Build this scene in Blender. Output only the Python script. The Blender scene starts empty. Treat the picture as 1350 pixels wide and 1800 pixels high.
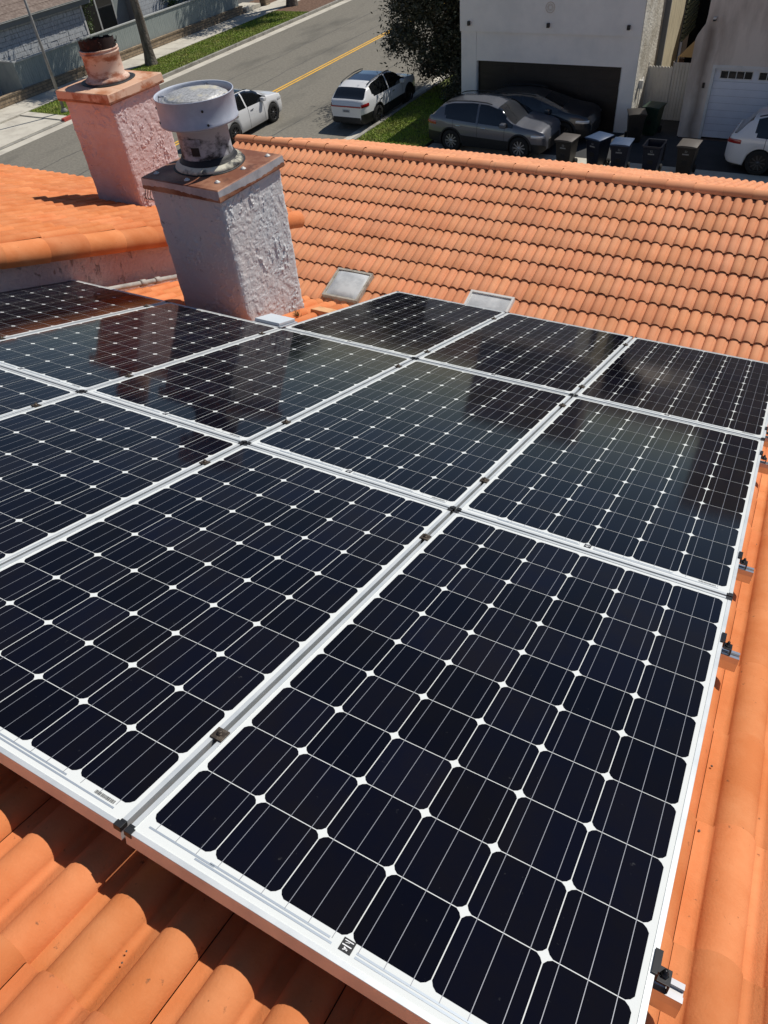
import bpy, bmesh, math, random
from mathutils import Vector, Matrix
random.seed(7)
C = bpy.context.scene.collection
R = math.radians
G = -8.1                                   # street level; the origin is on the panel surface

# ---------------------------------------------------------------- camera, sky, sun, exposure
cam = bpy.data.cameras.new('camera'); co = bpy.data.objects.new('camera', cam); C.objects.link(co)
co.matrix_world = Matrix(((0.87427, -0.289835, 0.38942, 0.84216), (0.478889, 0.646296, -0.59411, -0.19032),
                          (-0.079487, 0.705901, 0.703836, 1.43154), (0, 0, 0, 1)))
cam.sensor_fit = 'VERTICAL'; cam.sensor_height = 24; cam.lens = 24 * 1264.04 / 1800
cam.clip_start = 0.02; cam.clip_end = 2000
bpy.context.scene.camera = co
SUN = Vector((0.34, 0.66, 1.0)).normalized()
elev = math.asin(SUN.z); azim = math.atan2(SUN.x, SUN.y)
world = bpy.data.worlds.new('World'); bpy.context.scene.world = world; world.use_nodes = True
wn = world.node_tree; bg = wn.nodes['Background']
sky = wn.nodes.new('ShaderNodeTexSky'); sky.sky_type = 'NISHITA'; sky.sun_disc = False
sky.sun_elevation = elev; sky.sun_rotation = azim; sky.air_density = 1.0; sky.dust_density = 0.0; sky.ozone_density = 1.0; sky.altitude = 2500
wn.links.new(sky.outputs[0], bg.inputs[0]); bg.inputs[1].default_value = 0.077
sl = bpy.data.lights.new('sun', 'SUN'); sl.energy = 4.3; sl.angle = R(0.55); sl.color = (1.0, 0.95, 0.87)
so = bpy.data.objects.new('sun', sl); C.objects.link(so)
so.rotation_euler = SUN.to_track_quat('Z', 'Y').to_euler()
sc = bpy.context.scene
sc.view_settings.view_transform = 'Standard'; sc.view_settings.look = 'None'
sc.view_settings.exposure = 0.0; sc.view_settings.gamma = 1.0

# ---------------------------------------------------------------- materials
def mat(name, col, rough=0.7, metal=0.0, coat=0.0, spec=0.5, bump=None, mix=None, mix2=None, attr=None, emit=None):
    """bump=(scale, strength, distance[, detail]); mix/mix2=(colour, scale, lo, hi[, detail, stretch])"""
    m = bpy.data.materials.new(name); m.use_nodes = True
    nt = m.node_tree; b = nt.nodes['Principled BSDF']
    b.inputs['Base Color'].default_value = (*col, 1); b.inputs['Roughness'].default_value = rough
    b.inputs['Metallic'].default_value = metal; b.inputs['Coat Weight'].default_value = coat
    b.inputs['Coat Roughness'].default_value = 0.03; b.inputs['Specular IOR Level'].default_value = spec
    tc = nt.nodes.new('ShaderNodeTexCoord')
    cur = None
    for k, mm in enumerate([mix, mix2]):
        if not mm: continue
        c2, scale, lo, hi = mm[:4]
        det = mm[4] if len(mm) > 4 else 6
        n = nt.nodes.new('ShaderNodeTexNoise'); n.inputs['Scale'].default_value = scale; n.inputs['Detail'].default_value = det
        n.inputs['Roughness'].default_value = 0.62
        if len(mm) > 5:
            mp = nt.nodes.new('ShaderNodeMapping'); mp.inputs['Scale'].default_value = mm[5]
            nt.links.new(tc.outputs['Object'], mp.inputs[0]); nt.links.new(mp.outputs[0], n.inputs['Vector'])
        else:
            nt.links.new(tc.outputs['Object'], n.inputs['Vector'])
        r = nt.nodes.new('ShaderNodeMapRange'); r.inputs[1].default_value = lo; r.inputs[2].default_value = hi
        nt.links.new(n.outputs['Fac'], r.inputs[0])
        x = nt.nodes.new('ShaderNodeMix'); x.data_type = 'RGBA'
        nt.links.new(r.outputs[0], x.inputs[0])
        if cur is None: x.inputs[6].default_value = (*col, 1)
        else: nt.links.new(cur, x.inputs[6])
        x.inputs[7].default_value = (*c2, 1)
        cur = x.outputs[2]
    if attr:                                   # per-tile brightness and hue from a face attribute
        a = nt.nodes.new('ShaderNodeAttribute'); a.attribute_name = 'var'
        h = nt.nodes.new('ShaderNodeHueSaturation')
        r1 = nt.nodes.new('ShaderNodeMapRange'); r1.inputs[3].default_value = 1 - attr; r1.inputs[4].default_value = 1 + attr
        r2 = nt.nodes.new('ShaderNodeMapRange'); r2.inputs[3].default_value = 0.498; r2.inputs[4].default_value = 0.502
        mfr = nt.nodes.new('ShaderNodeMath'); mfr.operation = 'FRACT'
        mm_ = nt.nodes.new('ShaderNodeMath'); mm_.operation = 'MULTIPLY'; mm_.inputs[1].default_value = 7.3
        nt.links.new(a.outputs['Fac'], r1.inputs[0]); nt.links.new(a.outputs['Fac'], mm_.inputs[0])
        nt.links.new(mm_.outputs[0], mfr.inputs[0]); nt.links.new(mfr.outputs[0], r2.inputs[0])
        nt.links.new(r1.outputs[0], h.inputs['Value']); nt.links.new(r2.outputs[0], h.inputs['Hue'])
        if cur is None: h.inputs['Color'].default_value = (*col, 1)
        else: nt.links.new(cur, h.inputs['Color'])
        cur = h.outputs[0]
    if cur is not None: nt.links.new(cur, b.inputs['Base Color'])
    if bump:
        n = nt.nodes.new('ShaderNodeTexNoise'); n.inputs['Scale'].default_value = bump[0]
        n.inputs['Detail'].default_value = bump[3] if len(bump) > 3 else 5
        nt.links.new(tc.outputs['Object'], n.inputs['Vector'])
        bp = nt.nodes.new('ShaderNodeBump'); bp.inputs['Strength'].default_value = bump[1]; bp.inputs['Distance'].default_value = bump[2]
        nt.links.new(n.outputs['Fac'], bp.inputs['Height']); nt.links.new(bp.outputs[0], b.inputs['Normal'])
    if emit:
        b.inputs['Emission Color'].default_value = (*emit[0], 1); b.inputs['Emission Strength'].default_value = emit[1]
    return m

def add_bump(m, build):
    """extra height chain: build(nodetree, texcoord) returns a height socket"""
    nt = m.node_tree; b = nt.nodes['Principled BSDF']
    tc = [n for n in nt.nodes if n.bl_idname == 'ShaderNodeTexCoord'][0]
    h, strength, dist = build(nt, tc)
    bp = nt.nodes.new('ShaderNodeBump'); bp.inputs['Strength'].default_value = strength; bp.inputs['Distance'].default_value = dist
    nt.links.new(h, bp.inputs['Height'])
    if b.inputs['Normal'].is_linked: nt.links.new(b.inputs['Normal'].links[0].from_socket, bp.inputs['Normal'])
    nt.links.new(bp.outputs[0], b.inputs['Normal'])

M = {}
M['tile'] = mat('terracotta', (0.575, 0.18, 0.06), 0.82, spec=0.2, bump=(160, 0.35, 0.0025, 8), mix=((0.68, 0.26, 0.108), 4.0, 0.38, 0.66, 8),
                mix2=((0.27, 0.11, 0.05), 46.0, 0.66, 0.74, 4), attr=0.10)
M['tile_far'] = mat('terracotta_weathered', (0.68, 0.285, 0.142), 0.85, spec=0.2, bump=(60, 0.2, 0.003), mix=((0.73, 0.33, 0.175), 2.0, 0.40, 0.65),
                    mix2=((0.40, 0.23, 0.13), 3.0, 0.64, 0.82, 10, (2.6, 0.5, 0.5)), attr=0.09)
M['tile_butt'] = mat('terracotta_shaded_edge', (0.13, 0.045, 0.02), 0.95, spec=0.0)  # near-black tile ends: the shadow line of each course is put into the colour
M['mortar'] = mat('mortar', (0.06, 0.035, 0.025), 0.95, bump=(30, 0.6, 0.01))
M['under'] = mat('roof_felt', (0.03, 0.025, 0.02), 0.95)
M['frame'] = mat('anodised_aluminium', (0.66, 0.68, 0.68), 0.5, metal=0.5, mix=((0.58, 0.61, 0.62), 9.0, 0.45, 0.6))
M['back'] = mat('white_backsheet', (0.68, 0.70, 0.685), 0.5, spec=0.0, coat=1.0)
M['cell'] = mat('silicon_cell', (0.0034, 0.0036, 0.0085), 0.5, spec=0.0, coat=1.0, mix=((0.0055, 0.0048, 0.0070), 3.5, 0.4, 0.62), mix2=((0.03, 0.03, 0.032), 55, 0.70, 0.80, 3), attr=0.35)
M['busbar'] = mat('cell_ribbon', (0.30, 0.31, 0.34), 0.4, metal=0.3, coat=1.0)
M['ribbon'] = mat('end_ribbon', (0.45, 0.50, 0.55), 0.45, metal=0.5, coat=1.0)
M['black'] = mat('black_plastic', (0.012, 0.012, 0.013), 0.45, bump=(40, 0.1, 0.002))
M['clamp'] = mat('black_anodised_clamp', (0.03, 0.03, 0.032), 0.35, metal=0.7)
M['clamp_worn'] = mat('worn_clamp', (0.055, 0.042, 0.032), 0.55, metal=0.5, mix=((0.16, 0.13, 0.10), 60, 0.5, 0.7))
M['steel'] = mat('stainless_steel', (0.55, 0.55, 0.56), 0.3, metal=1.0)
M['rail'] = mat('rail_aluminium', (0.66, 0.64, 0.63), 0.28, metal=0.9)
M['sticker'] = mat('black_sticker', (0.008, 0.008, 0.009), 0.5, coat=1.0)
M['print'] = mat('white_print', (0.75, 0.75, 0.75), 0.5, coat=1.0)
M['asphalt'] = mat('asphalt', (0.170, 0.158, 0.132), 0.92, spec=0.2, bump=(22, 0.7, 0.012, 8), mix=((0.240, 0.222, 0.185), 9.0, 0.35, 0.7, 12),
                   mix2=((0.130, 0.122, 0.104), 0.5, 0.52, 0.70, 8, (1.0, 0.35, 1.0)))
M['tar'] = mat('tar_seam', (0.085, 0.082, 0.075), 0.8)
M['alley'] = mat('dark_asphalt', (0.045, 0.046, 0.048), 0.9, spec=0.25, bump=(22, 0.6, 0.01, 8), mix=((0.060, 0.060, 0.062), 2.0, 0.4, 0.7, 10))
M['concrete'] = mat('concrete', (0.56, 0.525, 0.445), 0.9, bump=(18, 0.35, 0.008), mix=((0.42, 0.385, 0.325), 1.2, 0.45, 0.68, 9), mix2=((0.56, 0.53, 0.46), 6, 0.55, 0.75))
M['kerb'] = mat('kerb_concrete', (0.30, 0.285, 0.25), 0.9, bump=(12, 0.5, 0.012), mix=((0.17, 0.16, 0.14), 1.6, 0.45, 0.66, 10), mix2=((0.40, 0.38, 0.34), 5, 0.55, 0.7))
M['red'] = mat('red_kerb_paint', (0.42, 0.06, 0.045), 0.7, mix=((0.30, 0.10, 0.08), 6, 0.5, 0.7))
M['yellow'] = mat('yellow_line_paint', (0.78, 0.43, 0.045), 0.75, mix=((0.34, 0.22, 0.06), 5.0, 0.52, 0.75, 10))
M['lawn'] = mat('lawn_soil', (0.12, 0.155, 0.03), 0.95, bump=(14, 0.9, 0.03), mix=((0.115, 0.115, 0.032), 1.5, 0.42, 0.66, 10))
M['grass'] = mat('grass_blades', (0.24, 0.33, 0.045), 0.8, spec=0.2, attr=0.45, mix=((0.32, 0.30, 0.09), 0.9, 0.45, 0.68))
M['mulch'] = mat('mulch', (0.12, 0.065, 0.04), 0.95, bump=(16, 0.9, 0.03), mix=((0.2, 0.12, 0.08), 6, 0.45, 0.65))
M['stucco_white'] = mat('white_stucco', (0.88, 0.84, 0.78), 0.9, spec=0.2, bump=(9, 0.35, 0.02, 8), mix=((0.79, 0.76, 0.71), 0.8, 0.42, 0.62, 10))
M['stucco_rough'] = mat('rough_white_stucco', (0.74, 0.71, 0.63), 0.9, spec=0.2, bump=(14, 0.9, 0.035, 8), mix=((0.50, 0.46, 0.38), 1.2, 0.42, 0.62, 10))
M['stucco_tan'] = mat('tan_stucco', (0.70, 0.61, 0.52), 0.9, spec=0.2, bump=(9, 0.35, 0.02, 8), mix=((0.46, 0.385, 0.32), 0.8, 0.50, 0.68, 10, (1.3, 1.0, 0.35)))
M['beige'] = mat('beige_siding', (0.70, 0.62, 0.44), 0.85, bump=(6, 0.3, 0.02), mix=((0.48, 0.42, 0.29), 5, 0.45, 0.65, 8, (3, 3, 0.3)))
M['brown_door'] = mat('dark_brown_door', (0.015, 0.010, 0.008), 0.45, mix=((0.021, 0.015, 0.012), 3, 0.45, 0.65))
M['white_door'] = mat('white_door', (0.70, 0.73, 0.79), 0.5, mix=((0.64, 0.67, 0.73), 2, 0.4, 0.7))
M['white_paint'] = mat('white_paint', (0.66, 0.65, 0.62), 0.5, mix=((0.55, 0.54, 0.50), 4, 0.5, 0.7))
M['vinyl'] = mat('white_vinyl', (0.58, 0.57, 0.54), 0.55, mix=((0.48, 0.47, 0.43), 3, 0.48, 0.7, 8, (3, 3, 0.5)))
M['grey_fence'] = mat('grey_green_boards', (0.30, 0.335, 0.32), 0.8, mix=((0.24, 0.275, 0.265), 4, 0.45, 0.66, 8, (1, 3, 0.4)))
M['fence_cap'] = mat('pale_fence_cap', (0.45, 0.46, 0.44), 0.75, mix=((0.32, 0.33, 0.32), 5, 0.5, 0.7))
M['shingle'] = mat('weathered_white_shingles', (0.52, 0.54, 0.55), 0.9, mix=((0.30, 0.32, 0.33), 5, 0.48, 0.66, 10, (1, 2.5, 0.6)))
M['grey_trim'] = mat('grey_trim', (0.20, 0.21, 0.215), 0.8)
M['roof_shingle'] = mat('brown_roof_shingles', (0.155, 0.115, 0.095), 0.95, mix=((0.24, 0.19, 0.16), 7, 0.45, 0.62, 10), bump=(12, 0.7, 0.02))
M['glass'] = mat('dark_glass', (0.008, 0.009, 0.010), 0.06, coat=1.0)
M['dark'] = mat('painted_shade_black', (0.010, 0.010, 0.009), 0.9)  # shade of the porch recess and the garage gap, put into colour
M['tan_wood'] = mat('tan_board', (0.45, 0.30, 0.14), 0.7)
M['green_louvre'] = mat('pale_green_blind', (0.30, 0.33, 0.23), 0.7)
M['bark'] = mat('bark', (0.105, 0.085, 0.068), 0.95, bump=(9, 1.0, 0.05, 8), mix=((0.20, 0.17, 0.14), 6, 0.45, 0.62, 10, (1, 1, 0.3)))
M['leaf_dark'] = mat('dusty_olive_leaves', (0.075, 0.078, 0.042), 0.5, spec=0.4, attr=0.5, mix=((0.10, 0.085, 0.055), 1.5, 0.45, 0.65))
M['leaf_green'] = mat('green_leaves', (0.060, 0.100, 0.020), 0.55, attr=0.4)
M['pole'] = mat('grey_pole', (0.30, 0.29, 0.27), 0.6, metal=0.3, mix=((0.22, 0.21, 0.19), 5, 0.45, 0.65))
M['tyre'] = mat('tyre_rubber', (0.010, 0.010, 0.010), 0.85)
M['rim'] = mat('alloy_rim', (0.45, 0.45, 0.46), 0.35, metal=0.8)
M['rim_dark'] = mat('dark_alloy_rim', (0.10, 0.10, 0.105), 0.35, metal=0.8)
M['rubber_trim'] = mat('black_trim', (0.012, 0.012, 0.013), 0.6)
M['chrome'] = mat('chrome', (0.7, 0.7, 0.7), 0.12, metal=1.0)
M['car_white'] = mat('white_car_paint', (0.72, 0.72, 0.72), 0.35, coat=1.0)
M['car_grey'] = mat('grey_car_paint', (0.105, 0.110, 0.128), 0.32, metal=0.25, coat=1.0)
M['car_black'] = mat('black_car_paint', (0.010, 0.011, 0.015), 0.3, coat=1.0)
M['tail'] = mat('red_lamp', (0.32, 0.008, 0.008), 0.2, coat=1.0)
M['head'] = mat('clear_lamp', (0.65, 0.66, 0.68), 0.15, metal=0.3, coat=1.0)
M['plate'] = mat('licence_plate', (0.45, 0.47, 0.50), 0.5)
M['bin_print'] = mat('faded_bin_print', (0.35, 0.35, 0.34), 0.7)
M['bin_brown'] = mat('brown_bin_plastic', (0.022, 0.018, 0.015), 0.45, mix=((0.034, 0.029, 0.025), 8, 0.5, 0.7))
M['bin_lid_grey'] = mat('grey_bin_lid', (0.10, 0.088, 0.078), 0.4)
M['bin_blue'] = mat('navy_bin_plastic', (0.006, 0.009, 0.020), 0.4, mix=((0.012, 0.016, 0.030), 8, 0.5, 0.7))
M['bin_lid_blue'] = mat('blue_bin_lid', (0.045, 0.075, 0.14), 0.35)
M['bin_green'] = mat('green_bin_plastic', (0.010, 0.035, 0.020), 0.5)
M['galv'] = mat('galvanised', (0.50, 0.53, 0.60), 0.6, metal=0.15, spec=0.3, mix=((0.42, 0.45, 0.53), 6, 0.42, 0.6))
M['plate_worn'] = mat('worn_data_plate', (0.30, 0.30, 0.33), 0.6, mix=((0.16, 0.16, 0.18), 30, 0.45, 0.6))
M['cowl_lid'] = mat('speckled_galvanised_lid', (0.50, 0.50, 0.50), 0.6, metal=0.4, bump=(60, 0.4, 0.003), mix=((0.28, 0.28, 0.28), 55, 0.42, 0.60, 12), mix2=((0.60, 0.55, 0.42), 9, 0.52, 0.66))
M['cowl_pipe'] = mat('sooty_flue', (0.42, 0.42, 0.44), 0.7, metal=0.15, mix=((0.02, 0.02, 0.022), 6.0, 0.47, 0.60, 12, (1, 1, 1.6)))
M['flange'] = mat('cream_flange', (0.66, 0.63, 0.50), 0.7, mix=((0.03, 0.03, 0.03), 5, 0.46, 0.58, 12))
M['rust'] = mat('rusty_metal', (0.20, 0.068, 0.033), 0.62, metal=0.1, bump=(30, 0.3, 0.003), mix=((0.42, 0.21, 0.125), 4.0, 0.42, 0.66, 12), mix2=((0.10, 0.035, 0.020), 9, 0.55, 0.70, 12))
M['rust_edge'] = mat('galvanised_cap_edge', (0.50, 0.50, 0.52), 0.5, metal=0.3, mix=((0.36, 0.37, 0.40), 9, 0.42, 0.6), mix2=((0.17, 0.065, 0.025), 14, 0.62, 0.68, 10, (1, 1, 0.6)))
M['rust_pink'] = mat('peach_painted_cap', (0.68, 0.46, 0.33), 0.7, mix=((0.40, 0.14, 0.06), 3.0, 0.56, 0.64, 12))
M['cap_top_pink'] = mat('rusted_cap_top', (0.66, 0.40, 0.26), 0.7, mix=((0.46, 0.19, 0.09), 5.0, 0.46, 0.62, 12), mix2=((0.70, 0.54, 0.42), 7, 0.60, 0.72))
M['pipe_peach'] = mat('rust_streaked_peach_flue', (0.64, 0.46, 0.36), 0.7, mix=((0.34, 0.12, 0.06), 5.0, 0.47, 0.60, 12, (1, 1, 2.2)), mix2=((0.10, 0.04, 0.03), 30, 0.64, 0.70, 12))
M['soot'] = mat('charred_metal', (0.016, 0.007, 0.006), 0.85, metal=0.1, mix=((0.08, 0.022, 0.015), 12, 0.55, 0.7))
M['caulk'] = mat('black_roof_mastic', (0.008, 0.008, 0.009), 0.6, bump=(30, 0.6, 0.006))
M['pvc'] = mat('grey_conduit', (0.40, 0.39, 0.36), 0.6, mix=((0.28, 0.27, 0.25), 12, 0.45, 0.65))
M['jbox'] = mat('grey_box_metal', (0.40, 0.43, 0.47), 0.5, metal=0.3)
M['jlid'] = mat('pale_box_lid', (0.55, 0.61, 0.66), 0.45)
M['skyframe'] = mat('weathered_skylight_frame', (0.44, 0.41, 0.35), 0.7, mix=((0.28, 0.24, 0.19), 14, 0.45, 0.65))
M['dome'] = mat('milky_acrylic', (0.66, 0.67, 0.66), 0.25, coat=1.0, mix=((0.45, 0.46, 0.46), 3, 0.4, 0.6))
M['brokentile'] = mat('pale_broken_mortar', (0.66, 0.38, 0.19), 0.9, bump=(25, 0.6, 0.01), mix=((0.5, 0.24, 0.1), 12, 0.45, 0.65))
M['weed'] = mat('dry_weed', (0.14, 0.13, 0.04), 0.8)
M['foam'] = mat('pale_box', (0.5, 0.48, 0.45), 0.7)

for k_ in ('cell', 'back', 'busbar', 'ribbon', 'sticker', 'print'):
    M[k_].node_tree.nodes['Principled BSDF'].inputs['Coat IOR'].default_value = 1.24; M[k_].node_tree.nodes['Principled BSDF'].inputs['Coat Roughness'].default_value = 0.07      # anti-reflective panel glass

def stain(m, axis, pos, half, zlo, zhi, col):
    """a dirty vertical run on a wall, fading out sideways"""
    nt = m.node_tree; b = nt.nodes['Principled BSDF']; src = b.inputs['Base Color'].links[0].from_socket
    tc = [n for n in nt.nodes if n.bl_idname == 'ShaderNodeTexCoord'][0]
    sp = nt.nodes.new('ShaderNodeSeparateXYZ'); nt.links.new(tc.outputs['Object'], sp.inputs[0])
    def mth(op, a, v=None, sock=None):
        n = nt.nodes.new('ShaderNodeMath'); n.operation = op; nt.links.new(a, n.inputs[0])
        if v is not None: n.inputs[1].default_value = v
        if sock is not None: nt.links.new(sock, n.inputs[1])
        return n.outputs[0]
    n1 = nt.nodes.new('ShaderNodeTexNoise'); n1.inputs['Scale'].default_value = 1.6; n1.inputs['Detail'].default_value = 8; nt.links.new(tc.outputs['Object'], n1.inputs['Vector'])
    off = mth('MULTIPLY', mth('SUBTRACT', n1.outputs['Fac'], 0.5), half * 1.2)
    d = mth('ABSOLUTE', mth('ADD', mth('SUBTRACT', sp.outputs[axis], pos), sock=off))
    r1 = nt.nodes.new('ShaderNodeMapRange'); r1.inputs[1].default_value = half; r1.inputs[2].default_value = 0.0; nt.links.new(d, r1.inputs[0])
    r2 = nt.nodes.new('ShaderNodeMapRange'); r2.inputs[1].default_value = zhi; r2.inputs[2].default_value = zhi - 0.3; nt.links.new(sp.outputs[2], r2.inputs[0])
    f = mth('MULTIPLY', mth('MULTIPLY', r1.outputs[0], sock=r2.outputs[0]), 0.75)
    x = nt.nodes.new('ShaderNodeMix'); x.data_type = 'RGBA'; nt.links.new(f, x.inputs[0]); nt.links.new(src, x.inputs[6]); x.inputs[7].default_value = (*col, 1)
    nt.links.new(x.outputs[2], b.inputs['Base Color'])
stain(M['stucco_tan'], 0, -3.52, 0.24, G, G + 3.55, (0.19, 0.145, 0.115))

def brick_mat(name, c1, c2, mortar, sx, sz, swap=True, ms=0.012):
    m = bpy.data.materials.new(name); m.use_nodes = True; nt = m.node_tree; b = nt.nodes['Principled BSDF']
    tc = nt.nodes.new('ShaderNodeTexCoord'); sp = nt.nodes.new('ShaderNodeSeparateXYZ'); cb = nt.nodes.new('ShaderNodeCombineXYZ')
    nt.links.new(tc.outputs['Object'], sp.inputs[0])
    nt.links.new(sp.outputs[1 if swap else 0], cb.inputs[0]); nt.links.new(sp.outputs[2], cb.inputs[1])
    br = nt.nodes.new('ShaderNodeTexBrick'); br.inputs['Scale'].default_value = 1
    br.inputs['Brick Width'].default_value = sx; br.inputs['Row Height'].default_value = sz; br.inputs['Mortar Size'].default_value = ms
    br.inputs['Color1'].default_value = (*c1, 1); br.inputs['Color2'].default_value = (*c2, 1); br.inputs['Mortar'].default_value = (*mortar, 1)
    nt.links.new(cb.outputs[0], br.inputs['Vector'])
    n = nt.nodes.new('ShaderNodeTexNoise'); n.inputs['Scale'].default_value = 6; n.inputs['Detail'].default_value = 8
    nt.links.new(tc.outputs['Object'], n.inputs['Vector'])
    mr = nt.nodes.new('ShaderNodeMapRange'); mr.inputs[1].default_value = 0.3; mr.inputs[2].default_value = 0.7; mr.inputs[3].default_value = 0.7; mr.inputs[4].default_value = 1.2
    nt.links.new(n.outputs['Fac'], mr.inputs[0])
    mx = nt.nodes.new('ShaderNodeMix'); mx.data_type = 'RGBA'; mx.blend_type = 'MULTIPLY'; mx.inputs[0].default_value = 1
    nt.links.new(br.outputs['Color'], mx.inputs[6]); nt.links.new(mr.outputs[0], mx.inputs[7]); nt.links.new(mx.outputs[2], b.inputs['Base Color'])
    inv = nt.nodes.new('ShaderNodeMath'); inv.operation = 'SUBTRACT'; inv.inputs[0].default_value = 1; nt.links.new(br.outputs['Fac'], inv.inputs[1])
    bp = nt.nodes.new('ShaderNodeBump'); bp.inputs['Distance'].default_value = 0.02; nt.links.new(inv.outputs[0], bp.inputs['Height']); nt.links.new(bp.outputs[0], b.inputs['Normal'])
    b.inputs['Roughness'].default_value = 0.9
    return m
M['brick'] = brick_mat('tan_block_wall', (0.36, 0.27, 0.175), (0.27, 0.20, 0.13), (0.16, 0.13, 0.10), 0.34, 0.135)

def stucco(name, col, col2, dark, geo=False):
    """rough knock-down stucco: fine grain, flattened plateaus, a few torn ridges"""
    m = mat(name, col, 0.9, spec=0.15, bump=(95, 0.5, 0.005, 4), mix=(col2, 1.6, 0.40, 0.62, 6), mix2=((col[0] * 0.45, col[1] * 0.43, col[2] * 0.42), 17, 0.64, 0.72, 6) if geo else None)
    if geo: return m
    def bld(nt, tc):
        n = nt.nodes.new('ShaderNodeTexNoise'); n.inputs['Scale'].default_value = 34; n.inputs['Detail'].default_value = 5; n.inputs['Roughness'].default_value = 0.6
        nt.links.new(tc.outputs['Object'], n.inputs['Vector'])
        r = nt.nodes.new('ShaderNodeValToRGB'); r.color_ramp.elements[0].position = 0.36; r.color_ramp.elements[1].position = 0.52
        nt.links.new(n.outputs['Fac'], r.inputs[0])
        return r.outputs[0], 0.7, 0.006
    add_bump(m, bld)
    def bld2(nt, tc):
        mp = nt.nodes.new('ShaderNodeMapping'); mp.inputs['Scale'].default_value = (1.0, 1.0, 0.45); mp.inputs['Rotation'].default_value = (0.35, 0.2, 0)
        nt.links.new(tc.outputs['Object'], mp.inputs[0])
        n = nt.nodes.new('ShaderNodeTexNoise'); n.inputs['Scale'].default_value = 11; n.inputs['Detail'].default_value = 8; n.inputs['Roughness'].default_value = 0.7
        nt.links.new(mp.outputs[0], n.inputs['Vector'])
        r = nt.nodes.new('ShaderNodeValToRGB'); r.color_ramp.elements[0].position = 0.36; r.color_ramp.elements[1].position = 0.40
        nt.links.new(n.outputs['Fac'], r.inputs[0])
        return r.outputs[0], 1.0, 0.012
    add_bump(m, bld2)
    return m
M['stucco_c1'] = stucco('grey_lavender_stucco', (0.60, 0.61, 0.62), (0.66, 0.61, 0.59), (0.20, 0.19, 0.20), True)
M['stucco_c2'] = stucco('pink_stucco', (0.62, 0.46, 0.44), (0.70, 0.61, 0.61), (0.30, 0.17, 0.15), True)
M['stucco_wall'] = stucco('dusty_pink_wall', (0.64, 0.43, 0.395), (0.68, 0.50, 0.46), (0.40, 0.26, 0.23))

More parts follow.
